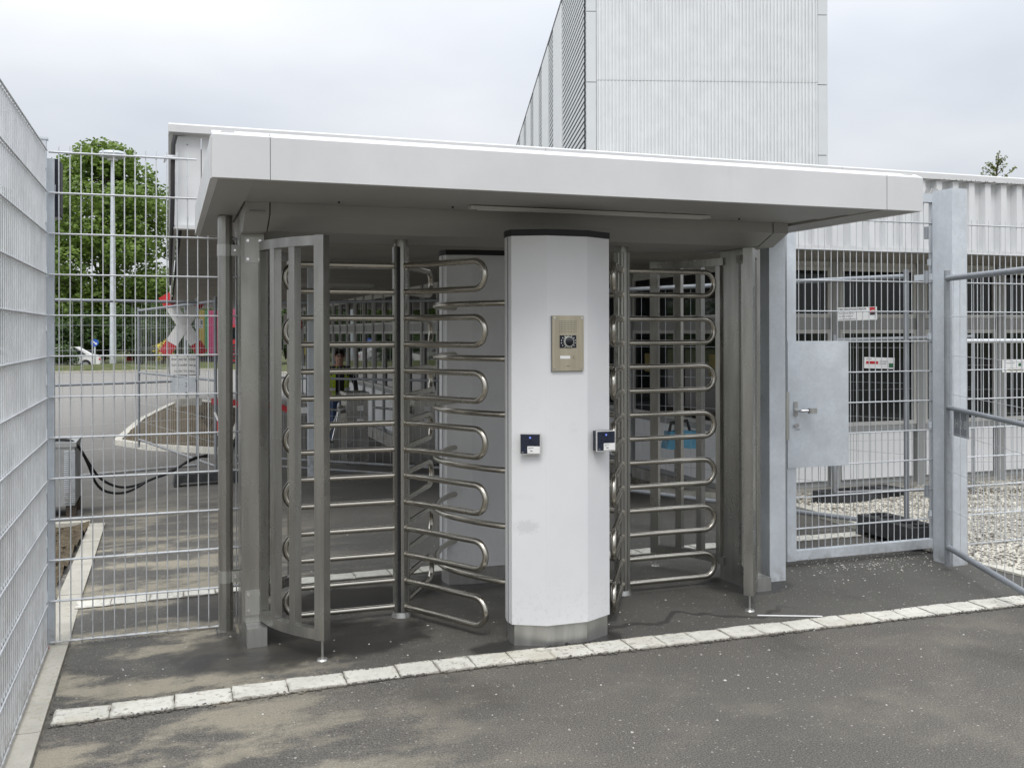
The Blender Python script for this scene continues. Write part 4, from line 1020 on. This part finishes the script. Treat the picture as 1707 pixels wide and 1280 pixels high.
# red and white barrier board tied behind the posts
bar = thing('barrier_board', 'red and white striped barrier plank hanging behind the left part of the turnstile', 'barrier', (1.1, 12.6, .6))
pa, pb = Vector((.50, 12.75, .66)), Vector((1.66, 12.5, .52))
for i in range(8):
    a = pa.lerp(pb, i/8); b = pa.lerp(pb, (i+1)/8)
    obj('stripe', obox(B(), (a+b)/2, ((b-a).length-.001, .02, .075), math.atan2((b-a).y, (b-a).x)), M['red'] if i % 4 != 3 else M['paper'], bar)
tp = thing('barrier_tape', 'loose red and white tape curling down from the left site fence post', 'tape', (.55, 12.4, .2))
pts = [(.52, 12.30, .55), (.56, 12.28, .45), (.56, 12.27, .30), (.60, 12.26, .15), (.66, 12.26, .02), (.70, 12.26, -.10)]
for i, (a, b) in enumerate(zip(pts, pts[1:])):
    bm = B(); tube(bm, [a, b], .014, 6); obj('tape_length', bm, M['red'] if i % 2 else M['paper'], tp)

# ------------------------------------------------------------------ box with cable at left
gb_ = thing('metal_box', 'worn aluminium cabinet with ribbed corner standing behind the left corner post', 'cabinet', (-1.05, 10.3, -.22))
zt_, zb_ = .43, -.12
obj('body', box(B(), -1.45, -.84, 10.10, 10.75, zb_, zt_), M['steelbox'], gb_, bevel=.02)
obj('lid', box(B(), -1.46, -.825, 10.085, 10.76, zt_+.002, zt_+.045), M['steelbox'], gb_, bevel=.015)
bm = B()
for i in range(26):
    z = zb_+.03+i*.019
    box(bm, -.93, -.89, 10.085, 10.099, z, z+.010); box(bm, -.875, -.835, 10.085, 10.099, z, z+.010)
obj('ribbed_corner', bm, M['galv'], gb_)
for x in (-1.42, -.92):
    for y in (10.12, 10.62): obj('foot', box(B(), x, x+.09, y, y+.1, gz(x, y), zb_-.002), M['bark'], gb_)
cb = thing('black_cable', 'pair of thick black cables sagging from the metal cabinet to the fence foot', 'cable', (-.5, 11, -.1))
def smooth(P, n=2):
    P = [Vector(p) for p in P]
    for _ in range(n):
        Q = [P[0]]
        for a, b in zip(P, P[1:]): Q += [a.lerp(b, .25), a.lerp(b, .75)]
        Q.append(P[-1]); P = Q
    return P
c1 = [(-1.3, 10.2, .49), (-1.066, 10.19, .50), (-.90, 10.16, .50), (-.82, 10.2, .44), (-.73, 10.426, .214), (-.667, 10.722, .04), (-.535, 10.888, -.075), (-.397, 11.052, -.12), (-.225, 11.309, -.10), (.021, 11.647, -.043), (.268, 12.09, .027), (.45, 12.3, .05)]
c2 = [(-1.3, 10.26, .485), (-1.05, 10.25, .49), (-.88, 10.2, .49), (-.80, 10.24, .40), (-.735, 10.42, .20), (-.70, 10.6, .02), (-.62, 10.66, -.09), (-.46, 10.85, -.15), (-.33, 11.1, -.14), (-.2, 11.33, -.08), (.021, 11.62, -.065), (.268, 12.05, .06), (.45, 12.3, .02)]
for c in (c1, c2): obj('cable', tube(B(), smooth(c), .013, 8), M['black'], cb, smooth=True)
# cable clutter under the eaves
fx = thing('eaves_fixture', 'black lamp with hanging cable loop under the eaves beside the canopy', 'lamp', (.36, 8.4, 2.2))
obj('lamp_body', box(B(), .40, .50, 8.3, 8.42, 2.13, 2.29), M['blackgl'], fx, bevel=.01)
obj('lamp_glass', box(B(), .41, .49, 8.293, 8.299, 2.14, 2.21), M['lens'], fx)
bm = B(); tube(bm, smooth([(.50, 8.36, 2.24), (.56, 8.36, 2.14), (.66, 8.36, 2.09), (.74, 8.36, 2.13), (.78, 8.36, 2.30)]), .010, 8); obj('cable_loop', bm, M['black'], fx, smooth=True)
# ceiling tube lights and speaker below the roof
for i, (x, y) in enumerate(((1.9, 11.5), (2.6, 16.0))):
    l_ = thing('ceiling_light', ('long slim ceiling light under the roof nearer the turnstile', 'long slim ceiling light deep in the passage')[i], 'ceiling light', (x, y, ZB-.03), 'ceiling lights in the passage')
    obj('housing', box(B(), x-.6, x+.6, y-.04, y+.04, ZB-.04, ZB-.001), M['frame_light'], l_, bevel=.004)
    obj('diffuser', box(B(), x-.58, x+.58, y-.03, y+.03, ZB-.055, ZB-.041), M['tubecover'], l_)

# ------------------------------------------------------------------ tripod barriers and the worker
def tripod(x, y, label):
    z = gz(x, y); r = thing('tripod_barrier', label, 'barrier', (x, y, z), 'tripod barriers in the passage')
    obj('cabinet', box(B(), x-.14, x+.16, y-.2, y+.3, z, z+.98), M['steel'], r, bevel=.012)
    obj('top_cover', box(B(), x-.155, x+.175, y-.215, y+.315, z+.982, z+1.02), M['steel'], r, bevel=.01)
    for zz_ in (.80, .62): obj('label', box(B(), x+.0, x+.09, y-.204, y-.2005, z+zz_-.035, z+zz_+.035), M['paper'], r)
    bm = B(); tube(bm, [(x-.142, y+.05, z+.78), (x-.21, y+.05, z+.76)], .055, 14); obj('hub', bm, M['plate'], r, smooth=True)
    h = Vector((x-.20, y+.05, z+.76))
    for dx, dy, dz in ((-.48, 0, .06), (-.14, -.25, -.40), (-.14, .25, -.42)):
        bm = B(); tube(bm, [h, h+Vector((dx, dy, dz))], .017, 10); obj('arm', bm, M['chrome'], r, smooth=True)
    return r
tripod(2.48, 13.85, 'steel tripod barrier beside the worker in the passage')
tripod(3.42, 13.75, 'steel tripod barrier right of the first, nearer the glazed wall')

def skinbody(name, verts, edges, radii, parent, mats, root=0, sub=2, assign=None):
    me = bpy.data.meshes.new(name); me.from_pydata([Vector(v) for v in verts], edges, [])
    o = bpy.data.objects.new(name, me); col.objects.link(o)
    sk = o.modifiers.new('skin', 'SKIN'); sl = me.skin_vertices[0].data
    for i, r in enumerate(radii):
        sl[i].radius = (r, r) if isinstance(r, (int, float)) else r; sl[i].use_root = (i == root)
    sb = o.modifiers.new('sub', 'SUBSURF'); sb.levels = sub; sb.render_levels = sub
    dg = bpy.context.evaluated_depsgraph_get(); ev = bpy.data.meshes.new_from_object(o.evaluated_get(dg))
    bpy.data.objects.remove(o); ev.name = name
    ev.materials.clear()
    for q in mats: ev.materials.append(q)
    for p in ev.polygons:
        p.use_smooth = True
        if assign: p.material_index = assign(p.center)
    return addobj(name, ev, parent)
px_, py_ = 2.98, 18.3; pz_ = gz(px_, py_)
per = thing('person', 'man in dark shirt, jeans and yellow hi-vis vest leaning on a barrier in the passage', 'person', (px_, py_, pz_))
def W(x, y, z): return (px_+x, py_+y, pz_+z)
V_ = [W(0, 0, .90), W(0, -.02, 1.06), W(0, -.05, 1.22), W(0, -.08, 1.36), W(.0, -.10, 1.45), W(0, -.12, 1.52), W(0, -.13, 1.60), W(0, -.13, 1.68),
      W(-.17, -.08, 1.38), W(-.27, -.06, 1.16), W(-.24, -.26, 1.00), W(-.22, -.34, .98),
      W(.17, -.08, 1.38), W(.30, -.05, 1.14), W(.30, -.22, .94), W(.28, -.30, .91),
      W(-.10, 0, .84), W(-.12, -.02, .48), W(-.13, .04, .09), W(-.14, -.12, .04),
      W(.10, 0, .84), W(.13, -.04, .48), W(.15, .02, .09), W(.16, -.14, .04)]
E_ = [(0,1),(1,2),(2,3),(3,4),(4,5),(5,6),(6,7),(3,8),(8,9),(9,10),(10,11),(3,12),(12,13),(13,14),(14,15),(0,16),(16,17),(17,18),(18,19),(0,20),(20,21),(21,22),(22,23)]
R_ = [(.165,.12),(.155,.12),(.17,.125),(.15,.11),.062,.075,.092,.07,.07,.052,.04,.035,.07,.052,.04,.035,.095,.07,.05,.04,.095,.07,.05,.04]
def asg(c):
    z = c.z-pz_
    if z > 1.44: return 2
    if z < .10: return 3
    if z < .90 and abs(c.y-py_) < .14: return 1
    if z < 1.03 and (c.y-py_) < -.22: return 2
    return 0
body = skinbody('body', V_, E_, R_, per, [M['shirt'], M['jeans'], M['skin'], M['black']], assign=asg)
def ellip(bm, c, r, seg=16, cut=None):
    rs = bmesh.ops.create_uvsphere(bm, u_segments=seg, v_segments=10, radius=1)
    for v in rs['verts']: v.co = Vector((c[0]+v.co.x*r[0], c[1]+v.co.y*r[1], c[2]+v.co.z*r[2]))
    if cut: bmesh.ops.delete(bm, geom=[v for v in rs['verts'] if cut(v.co)], context='VERTS')
    return bm
bm = ellip(B(), W(0, -.12, 1.66), (.092, .105, .105), cut=lambda c: c.z-pz_ < 1.60 or (c.y-py_ < -.17 and c.z-pz_ < 1.70)); obj('hair', bm, M['hair'], per, smooth=True)
bm = B(); tube(bm, [W(0, -.215, 1.63), W(0, -.245, 1.595)], [.008, .015], 8); obj('nose', bm, M['skin'], per, smooth=True)
bm = B()
for sx in (-1, 1):
    c = Vector(W(sx*.036, -.218, 1.632)); tube(bm, [c+Vector((.024*math.cos(a), 0, .017*math.sin(a))) for a in lin(0, 2*PI, 12)[:-1]], .004, 6, closed=True)
    tube(bm, [c+Vector((sx*.024, 0, 0)), W(sx*.09, -.12, 1.64)], .003, 5)
tube(bm, [W(-.012, -.222, 1.634), W(.012, -.222, 1.634)], .003, 5)
obj('glasses', bm, M['ink'], per)
bm = B()
for sx in (-1, 1): ellip(bm, W(sx*.036, -.212, 1.632), (.011, .008, .008), 8)
obj('eyes', bm, M['ink'], per)
obj('mouth', box(B(), px_-.025, px_+.025, py_-.218, py_-.205, pz_+1.555, pz_+1.563), M['magenta'], per)
bm = B()
for sx in (-1, 1): ellip(bm, W(sx*.093, -.12, 1.62), (.012, .02, .03), 8)
obj('ears', bm, M['skin'], per)
for sx in (-1, 1):   # vest halves, open at the front
    bm = B(); rows = []
    for z, rx, ry in ((.88, .195, .15), (1.05, .19, .148), (1.22, .20, .15), (1.36, .19, .14), (1.44, .11, .10)):
        cy_ = -.02-.10*max(0, (z-1.0)); row = []
        for i in range(9):
            a = math.radians(-90+24+(180-24)*i/8); row.append(bm.verts.new(W(sx*rx*math.cos(a), cy_+ry*math.sin(a), z)))
        rows.append(row)
    for a, b in zip(rows, rows[1:]):
        for i in range(8): bm.faces.new((a[i], a[i+1], b[i+1], b[i]))
    bmesh.ops.solidify(bm, geom=bm.faces[:], thickness=.008); obj('vest_half', bm, M['hivis'], per, smooth=True)
    bm = B(); rows = []
    for z in (.99, 1.04):
        rows.append([bm.verts.new(W(sx*.205*math.cos(math.radians(-66+156*i/8)), -.02+.162*math.sin(math.radians(-66+156*i/8)), z)) for i in range(9)])
    for i in range(8): bm.faces.new((rows[0][i], rows[0][i+1], rows[1][i+1], rows[1][i]))
    obj('reflective_band', bm, M['paper'], per)
def hand(c, d, side):
    bm = B(); c = Vector(c); d = Vector(d).normalized(); u = Vector((0, 0, 1)); s_ = d.cross(u).normalized()
    tube(bm, [c, c+d*.045, c+d*.085], [.024, .036, .032], 8)
    for k, ln in enumerate((.065, .075, .07, .055)):
        b = c+d*.08+s_*(k-1.5)*.018; tube(bm, [b, b+d*ln*.55, b+d*ln*.85-u*ln*.35], [.0095, .009, .007], 6)
    b = c+d*.03+s_*side*.03; tube(bm, [b, b+d*.03+s_*side*.02, b+d*.055+s_*side*.02-u*.012], [.011, .010, .008], 6)
    obj('hand', bm, M['skin'], per, smooth=True)
hand(V_[11], (-.1, -1, -.2), 1); hand(V_[15], (.0, -1, -.3), -1)

# ------------------------------------------------------------------ crossing sign, speed sign, lamp
cs = thing('crossing_sign', 'red and white railway crossing cross on a grey pole with a text board below', 'road sign', (.52, 26.9, -.59))
CXs, CYs, CZs = .36, 26.8, 1.72
rod('pole', (CXs+.05, CYs+.05, -.55), (CXs+.05, CYs+.05, CZs+.55), .038, M['galv'], cs, 14)
bk = obj('base_block', box(B(), CXs-.2, CXs+.45, CYs-.2, CYs+.3, -.62, -.18), M['concrete'], cs, bevel=.02)
for sg in (-1, 1):
    ang = sg*math.radians(58)
    for f0, f1, mt in ((-.90, -.56, 'red'), (-.56, .56, 'paper'), (.56, .90, 'red')):
        M4 = face((CXs, CYs-.005*sg, CZs), FRONT) @ Matrix.Rotation(ang, 4, 'Z')
        obj('cross_arm', box(B(), f0+.002, f1-.002, -.15, .15, -.003, .003, M4), M[mt], cs)
tb = obj('text_board', box(B(), CXs-.36, CXs+.40, CYs-.04, CYs-.02, .40, .95), M['inkgrey'], cs, bevel=.01)
obj('board_face', box(B(), CXs-.33, CXs+.37, CYs-.045, CYs-.0405, .43, .92), M['paper'], tb)
for i, s_ in enumerate(('Industriegebiet', 'Schienenfahrzeuge', 'haben Vorrang')):
    textmesh('lettering', s_, .105 if i == 0 else .085, M['ink'], cs, face((CXs+.02, CYs-.047, .83-i*.15), FRONT), depth=.001)
zs = thing('speed_zone_sign', 'white 20 zone traffic sign with red ring seen between the turnstile bars', 'road sign', (3.5, 30.6, -.6))
rod('pole', (3.62, 30.68, -.6), (3.62, 30.68, 2.3), .035, M['galv'], zs, 12)
bd = obj('board', box(B(), 3.32, 3.92, 30.60, 30.62, 1.15, 2.1), M['paper'], zs, bevel=.01)
bm = B(); tube(bm, [(3.62+.23*math.cos(a), 30.59, 1.74+.23*math.sin(a)) for a in lin(0, 2*PI, 32)[:-1]], .03, 6, closed=True); obj('red_ring', bm, M['red'], zs)
textmesh('digits', '20', .28, M['ink'], zs, face((3.62, 30.594, 1.74), FRONT)); textmesh('lettering', 'ZONE', .17, M['ink'], zs, face((3.62, 30.594, 1.31), FRONT))
bs = thing('direction_sign', 'round blue sign with white arrow standing in the far verge', 'road sign', (-4.13, 62.9, -.3))
rod('pole', (-4.13, 62.95, -.3), (-4.13, 62.95, 1.1), .05, M['galv'], bs, 10)
bm = B(); tube(bm, [(-4.13, 62.90, .95), (-4.13, 62.86, .95)], .21, 24); obj('disc', bm, M['blue'], bs)
M4 = face((-4.13, 62.85, .95), FRONT) @ Matrix.Rotation(math.radians(-40), 4, 'Z'); bm = B(); box(bm, -.13, .10, -.03, .03, 0, .01, M4)
v3 = [bm.verts.new(M4 @ Vector(p)) for p in ((.06, -.09, .005), (.17, 0, .005), (.06, .09, .005))]; bm.faces.new(v3); obj('arrow', bm, M['paper'], bs)
lm_ = thing('street_lamp', 'tall grey street lamp with flat round head before the big tree', 'street lamp', (-3.22, 64.7, -.3))
bm = B(); tube(bm, [(-3.22, 64.7, -.4), (-3.22, 64.7, 5), (-3.22, 64.7, 12.2)], [.20, .16, .10], 14); obj('mast', bm, M['galv'], lm_, smooth=True)
bm = B(); tube(bm, [(-3.22, 64.7, z) for z in (12.15, 12.25, 12.45, 12.58, 12.62)], [.35, .72, .80, .74, .2], 28); obj('lamp_head', bm, M['galv'], lm_, smooth=True)
bm = B(); cyl(bm, -3.22, 64.7, 12.05, 12.149, .30, 20); obj('glass_cover', bm, M['tubecover'], lm_)

# ------------------------------------------------------------------ vegetation
def leaves(name, centers, n, rad, size, mat, parent, squash=.8, surf=.55):
    """centers: list of (x,y,z,r)"""
    cs_ = np.array(centers); wts = cs_[:, 3]**2; wts = wts/wts.sum()
    idx = rng.choice(len(cs_), n, p=wts); d = rng.normal(size=(n, 3)); d /= np.linalg.norm(d, axis=1)[:, None]
    rr = cs_[idx, 3]*rng.uniform(surf, 1.08, n); pos = cs_[idx, :3]+d*rr[:, None]*np.array([1, 1, squash])
    a = rng.normal(size=(n, 3)); a /= np.linalg.norm(a, axis=1)[:, None]; a[:, 2] *= .5
    b = np.cross(a, d+rng.normal(size=(n, 3))*.5); b /= (np.linalg.norm(b, axis=1)[:, None]+1e-6)
    s_ = size*rng.uniform(.6, 1.3, n)[:, None]
    v = np.stack([pos-a*s_, pos-b*s_*.55, pos+a*s_, pos+b*s_*.55], 1).reshape(-1, 3)
    me = bpy.data.meshes.new(name); me.vertices.add(n*4); me.vertices.foreach_set('co', v.ravel())
    me.loops.add(n*4); me.loops.foreach_set('vertex_index', np.arange(n*4)); me.polygons.add(n); me.polygons.foreach_set('loop_start', np.arange(0, n*4, 4)); me.polygons.foreach_set('loop_total', np.full(n, 4))
    me.update(); me.validate(); me.materials.append(mat); return addobj(name, me, parent)
def tree(x, y, z0, h, crown_r, trunk_h, label, nleaf, lsize, mat='leaf', nb=70, cat='tree', name='broadleaf_tree', trunk_r=.28):
    r = thing(name, label, cat, (x, y, z0)); cz = (h+trunk_h)/2; ch = (h-trunk_h)/2
    bm = B(); tube(bm, [(x, y, z0-.1), (x+.05, y, z0+trunk_h), (x-.1, y+.1, z0+cz), (x, y, z0+h*.85)], [trunk_r, trunk_r*.75, trunk_r*.45, trunk_r*.12], 10); obj('trunk', bm, M['bark'], r, smooth=True)
    bm = B(); cen = []
    for i in range(nb):
        u = random.uniform(-1, 1); a = random.uniform(0, 2*PI); prof = math.sqrt(max(0.02, 1-u*u))*(1.08 if u < 0 else .95)
        q = random.uniform(.25, 1)**.6; c = (x+crown_r*prof*q*math.cos(a), y+crown_r*prof*q*math.sin(a), z0+cz+ch*u*.93)
        cen.append((*c, crown_r*random.uniform(.17, .33)))
        if i % 4 == 0: tube(bm, [(x, y, z0+trunk_h+(c[2]-z0-trunk_h)*.35), ((x+c[0])/2, (y+c[1])/2, z0+trunk_h+(c[2]-z0-trunk_h)*.65), c], [trunk_r*.3, trunk_r*.18, .02], 6)
    obj('limbs', bm, M['bark'], r, smooth=True)
    leaves('crown', cen, nleaf, crown_r, lsize, M[mat], r); return r
random.seed(11)
tree(-4.5, 76, -.3, 15.0, 5.0, 1.9, 'big round chestnut tree in fresh leaf behind the street lamp', 40000, .19, nb=150)
tree(-11.5, 82, -.3, 12.5, 4.6, 2.0, 'broad green tree hidden behind the left mesh fence', 9000, .30, nb=60)
tree(3.6, 92, -.3, 8.0, 4.0, 1.0, 'lower green tree behind the crossing sign', 9000, .28, nb=50)
def bush(x, y, h, r, label, n, size, mat='leafdark', grp=None):
    z0 = gz(x, y)+.4; b = thing('shrub', label, 'shrub', (x, y, z0), grp); cen = []
    for i in range(16): a = random.random()*6.28; q = random.random()**.5*r*.7; cen.append((x+q*math.cos(a), y+q*math.sin(a), z0+h*random.uniform(.15, .8), r*random.uniform(.3, .5)))
    bm = B()
    for c in cen[:6]: tube(bm, [(x, y, z0-.1), c[:3]], [.06, .02], 5)
    obj('stems', bm, M['bark'], b); leaves('foliage', cen, n, r, size, M[mat], b)
bush(-7.8, 70.5, 3.0, 2.2, 'dark shrub at the left foot of the big tree', 5000, .16)
bush(-4.4, 71, 3.4, 2.3, 'dark shrub under the big tree behind the blue sign', 5000, .16)
bush(-1.6, 70, 4.3, 2.4, 'tall dark shrub right of the street lamp', 6000, .16)
bush(-6.3, 65.3, .95, 1.2, 'low shrub growing in front of the white parked car', 1800, .10)
bush(.9, 71, 4.6, 2.6, 'dense dark shrub behind the green bar fence', 6000, .16)
bush(3.6, 75, 4.8, 2.8, 'dark shrub behind the striped trailer', 5000, .18)
bush(8.6, 78, 6.0, 3.4, 'tall dark shrub seen down the passage', 6000, .20)
bush(13.5, 80, 7.0, 4.0, 'wide dark shrub at the far end of the passage', 6000, .22)
bush(-.35, 63.5, 1.5, .75, 'shrub with yellow blossom before the green bar fence', 420, .09, 'leafyellow')
yt = thing('young_tree', 'thin young tree top showing above the low roof at the right', 'tree', (19.9, 19.5, -.5))
bm = B(); tube(bm, [(19.9, 19.5, -.5), (19.92, 19.5, 3), (19.86, 19.5, 5.2), (20.0, 19.5, 6.12)], [.07, .05, .03, .006], 8); obj('trunk', bm, M['bark'], yt, smooth=True)
bm = B(); cen = []
for i in range(22):
    z = random.uniform(4.3, 5.9); a = random.uniform(0, 6.28); l = (6.25-z)*.42*random.uniform(.6, 1.1); b = (19.92, 19.5, z); e = (19.92+l*math.cos(a), 19.5+l*math.sin(a), z+l*random.uniform(.5, 1.1))
    tube(bm, [b, e], [.014, .004], 5)
    for q in (.45, .75, 1.0): cen.append((b[0]+(e[0]-b[0])*q, b[1]+(e[1]-b[1])*q, b[2]+(e[2]-b[2])*q, .07))
cen += [(19.98, 19.5, z, .05) for z in (5.6, 5.75, 5.9, 6.05)]
obj('limbs', bm, M['bark'], yt); leaves('crown', cen, 900, .1, .035, M['leafyoung'], yt)

# background wood line
cen = []
for i in range(160): cen.append((random.uniform(-60, 60), random.uniform(108, 130), random.uniform(0, 6), random.uniform(2.0, 3.6)))
o = leaves('distant_wood', cen, 30000, 1, .4, M['leafdark'], None); tag(o, 'distant line of dark trees beyond the road', 'wood', kind='stuff')
# green bar fence on the verge
bf = thing('bar_fence', 'tall dark green bar fence standing on the verge behind the crossing sign', 'fence', (1.5, 64.4, -.3))
for k in range(56): rod('bar', (-2.1+k*.14, 64.4, -.3), (-2.1+k*.14, 64.4, 3.1), .018, M['leafdark'], bf, 5)
for z in (.2, 1.6, 3.0): rod('rail', (-2.1, 64.42, z), (5.7, 64.42, z), .025, M['leafdark'], bf, 6)

# ------------------------------------------------------------------ distant vehicles
def wheel(r, x, y, z, rad, w2=.2, ax='y'):
    bm = B(); a = Vector((x, y-w2/2, z)); b = Vector((x, y+w2/2, z))
    if ax == 'x': a = Vector((x-w2/2, y, z)); b = Vector((x+w2/2, y, z))
    tube(bm, [a, b], rad, 18); wh = obj('wheel', bm, M['black'], r)
    bm = B(); e = Vector((0, w2/2+.005, 0)) if ax == 'y' else Vector((w2/2+.005, 0, 0)); tube(bm, [(a+b)/2-e, (a+b)/2+e], rad*.55, 12); obj('rim', bm, M['frame'], wh)
def car(x, y, z, mat, label, L_=4.3):
    r = thing('parked_car', label, 'car', (x, y, z), 'cars parked beyond the verge')
    pr = [(-L_/2, .35), (-L_/2, .72), (-L_*.38, .86), (-L_*.25, .92), (-L_*.14, 1.38), (L_*.2, 1.42), (L_*.37, .98), (L_/2-.05, .85), (L_/2, .6), (L_/2, .35)]
    bm = B(); prof = [(p[0]+x, p[1]+z) for p in pr]
    a = [bm.verts.new((p[0], y-.85, p[1])) for p in prof]; b = [bm.verts.new((p[0], y+.85, p[1])) for p in prof]; n = len(prof)
    for i in range(n): bm.faces.new((a[i], a[(i+1) % n], b[(i+1) % n], b[i]))
    bm.faces.new(a[::-1]); bm.faces.new(b); obj('body', bm, mat, r, bevel=.05, smooth=True)
    bm = B(); v = [bm.verts.new((x+q[0], y-.865, z+q[1])) for q in ((-L_*.23, .93), (-L_*.135, 1.32), (L_*.03, 1.34), (L_*.03, .93))]; bm.faces.new(v)
    v = [bm.verts.new((x+q[0], y-.865, z+q[1])) for q in ((L_*.05, .93), (L_*.05, 1.34), (L_*.19, 1.34), (L_*.32, .95))]; bm.faces.new(v); obj('side_windows', bm, M['glass'], r)
    for wx in (-L_*.31, L_*.31): wheel(r, x+wx, y-.78, z+.32, .32)
    for sx in (-1, 1): obj('lamp', box(B(), x+sx*L_/2-.06, x+sx*L_/2+.03, y-.86, y-.6, z+.6, z+.72), M['red'] if sx > 0 else M['paper'], r)
car(-6.2, 67, -.76, M['paper'], 'white car parked left beyond the verge under the trees'); car(-10.6, 67.5, -.76, M['plate'], 'silver car parked beyond the verge left of the white one'); car(-.6, 73.5, -.76, M['red'], 'red car parked behind the shrubs near the lamp')
tr = thing('red_truck', 'red lorry with black grille standing far behind the steel pole', 'lorry', (4.3, 62.2, -.6))
obj('cab', box(B(), 3.45, 5.3, 61.2, 63, -.2, 2.0), M['red'], tr, bevel=.08); obj('roof_fairing', box(B(), 3.5, 5.25, 61.35, 63, 2.01, 2.95), M['pink'], tr, bevel=.2)
obj('windscreen', box(B(), 3.6, 5.15, 61.15, 61.195, 1.15, 1.85), M['glass'], tr)
for i in range(5): obj('grille_slat', box(B(), 3.6, 5.15, 61.14, 61.19, -.05+i*.2, .06+i*.2), M['ink'], tr)
obj('bumper', box(B(), 3.4, 5.35, 61.0, 61.3, -.55, -.21), M['ink'], tr, bevel=.03)
textmesh('lettering', 'SC', .18, M['paper'], tr, face((3.95, 61.13, 1.02), FRONT))
for wx in (3.65, 5.1): wheel(tr, wx, 61.7, -.15, .5, .3, 'x')
for sx in (3.38, 5.37): obj('mirror', box(B(), sx-.08, sx+.08, 61.1, 61.2, 1.2, 1.7), M['ink'], tr)
st_ = thing('striped_trailer', 'trailer with yellow, green and magenta vertical stripes beyond the road', 'trailer', (2.3, 63, -.6))
for i, (mt, wd) in enumerate((('yellow', .32), ('green', .24), ('magenta', .30), ('pink', .30), ('red', .2))):
    x0 = 1.75+sum(q[1] for q in (('y', .32), ('g', .24), ('m', .30), ('p', .30), ('r', .2))[:i]); obj('stripe_panel', box(B(), x0+.004, x0+wd-.004, 62.7, 64, .1, 2.9), M[mt], st_, bevel=.02)
obj('chassis', box(B(), 1.8, 3.1, 62.8, 64, -.25, .09), M['ink'], st_)
for wx in (2.0, 2.8): wheel(st_, wx, 63, -.25, .42)
vn = thing('white_van', 'white delivery van seen far down the passage', 'van', (7.5, 48, -.6))
obj('body', box(B(), 6.3, 8.5, 47.2, 52, -.2, 2.2), M['paper'], vn, bevel=.12); obj('windscreen', box(B(), 6.45, 8.35, 47.14, 47.195, 1.0, 1.75), M['glass'], vn)
obj('bumper', box(B(), 6.3, 8.5, 47.05, 47.19, -.3, .1), M['ink'], vn); obj('grille', box(B(), 6.8, 8.0, 47.13, 47.195, .35, .6), M['ink'], vn)
for wx in (6.5, 8.3): wheel(vn, wx, 47.9, -.28, .33, .22, 'x')
for wx in (6.42, 8.15): obj('headlight', box(B(), wx, wx+.25, 47.13, 47.195, .4, .65), M['chrome'], vn)
bg_ = thing('blue_bag', 'pale blue cloth bag hanging behind the right rotor', 'bag', (5.33, 9.62, .22))
bm = B(); obox(bm, (5.33, 9.62, .32), (.36, .14, .19)); bmesh.ops.subdivide_edges(bm, edges=bm.edges[:], cuts=3, use_grid_fill=True)
for v in bm.verts: v.co += Vector((.02*math.sin(v.co.z*20), .02*math.sin(v.co.x*17), .014*math.sin(v.co.x*25)))
obj('bag_body', bm, M['lightblue'], bg_, smooth=True)
bm = B(); tube(bm, [(5.20, 9.62, .40), (5.22, 9.62, .50), (5.42, 9.62, .52), (5.46, 9.62, .40)], .02, 6); obj('strap', bm, M['black'], bg_)
# white stick lying on the asphalt
o = obj('white_stick', tube(B(), [(2.93, 4.46, .006), (3.24, 4.33, .006)], .004, 6), M['paper']); tag(o, 'thin white stick lying on the asphalt right of the column', 'stick')
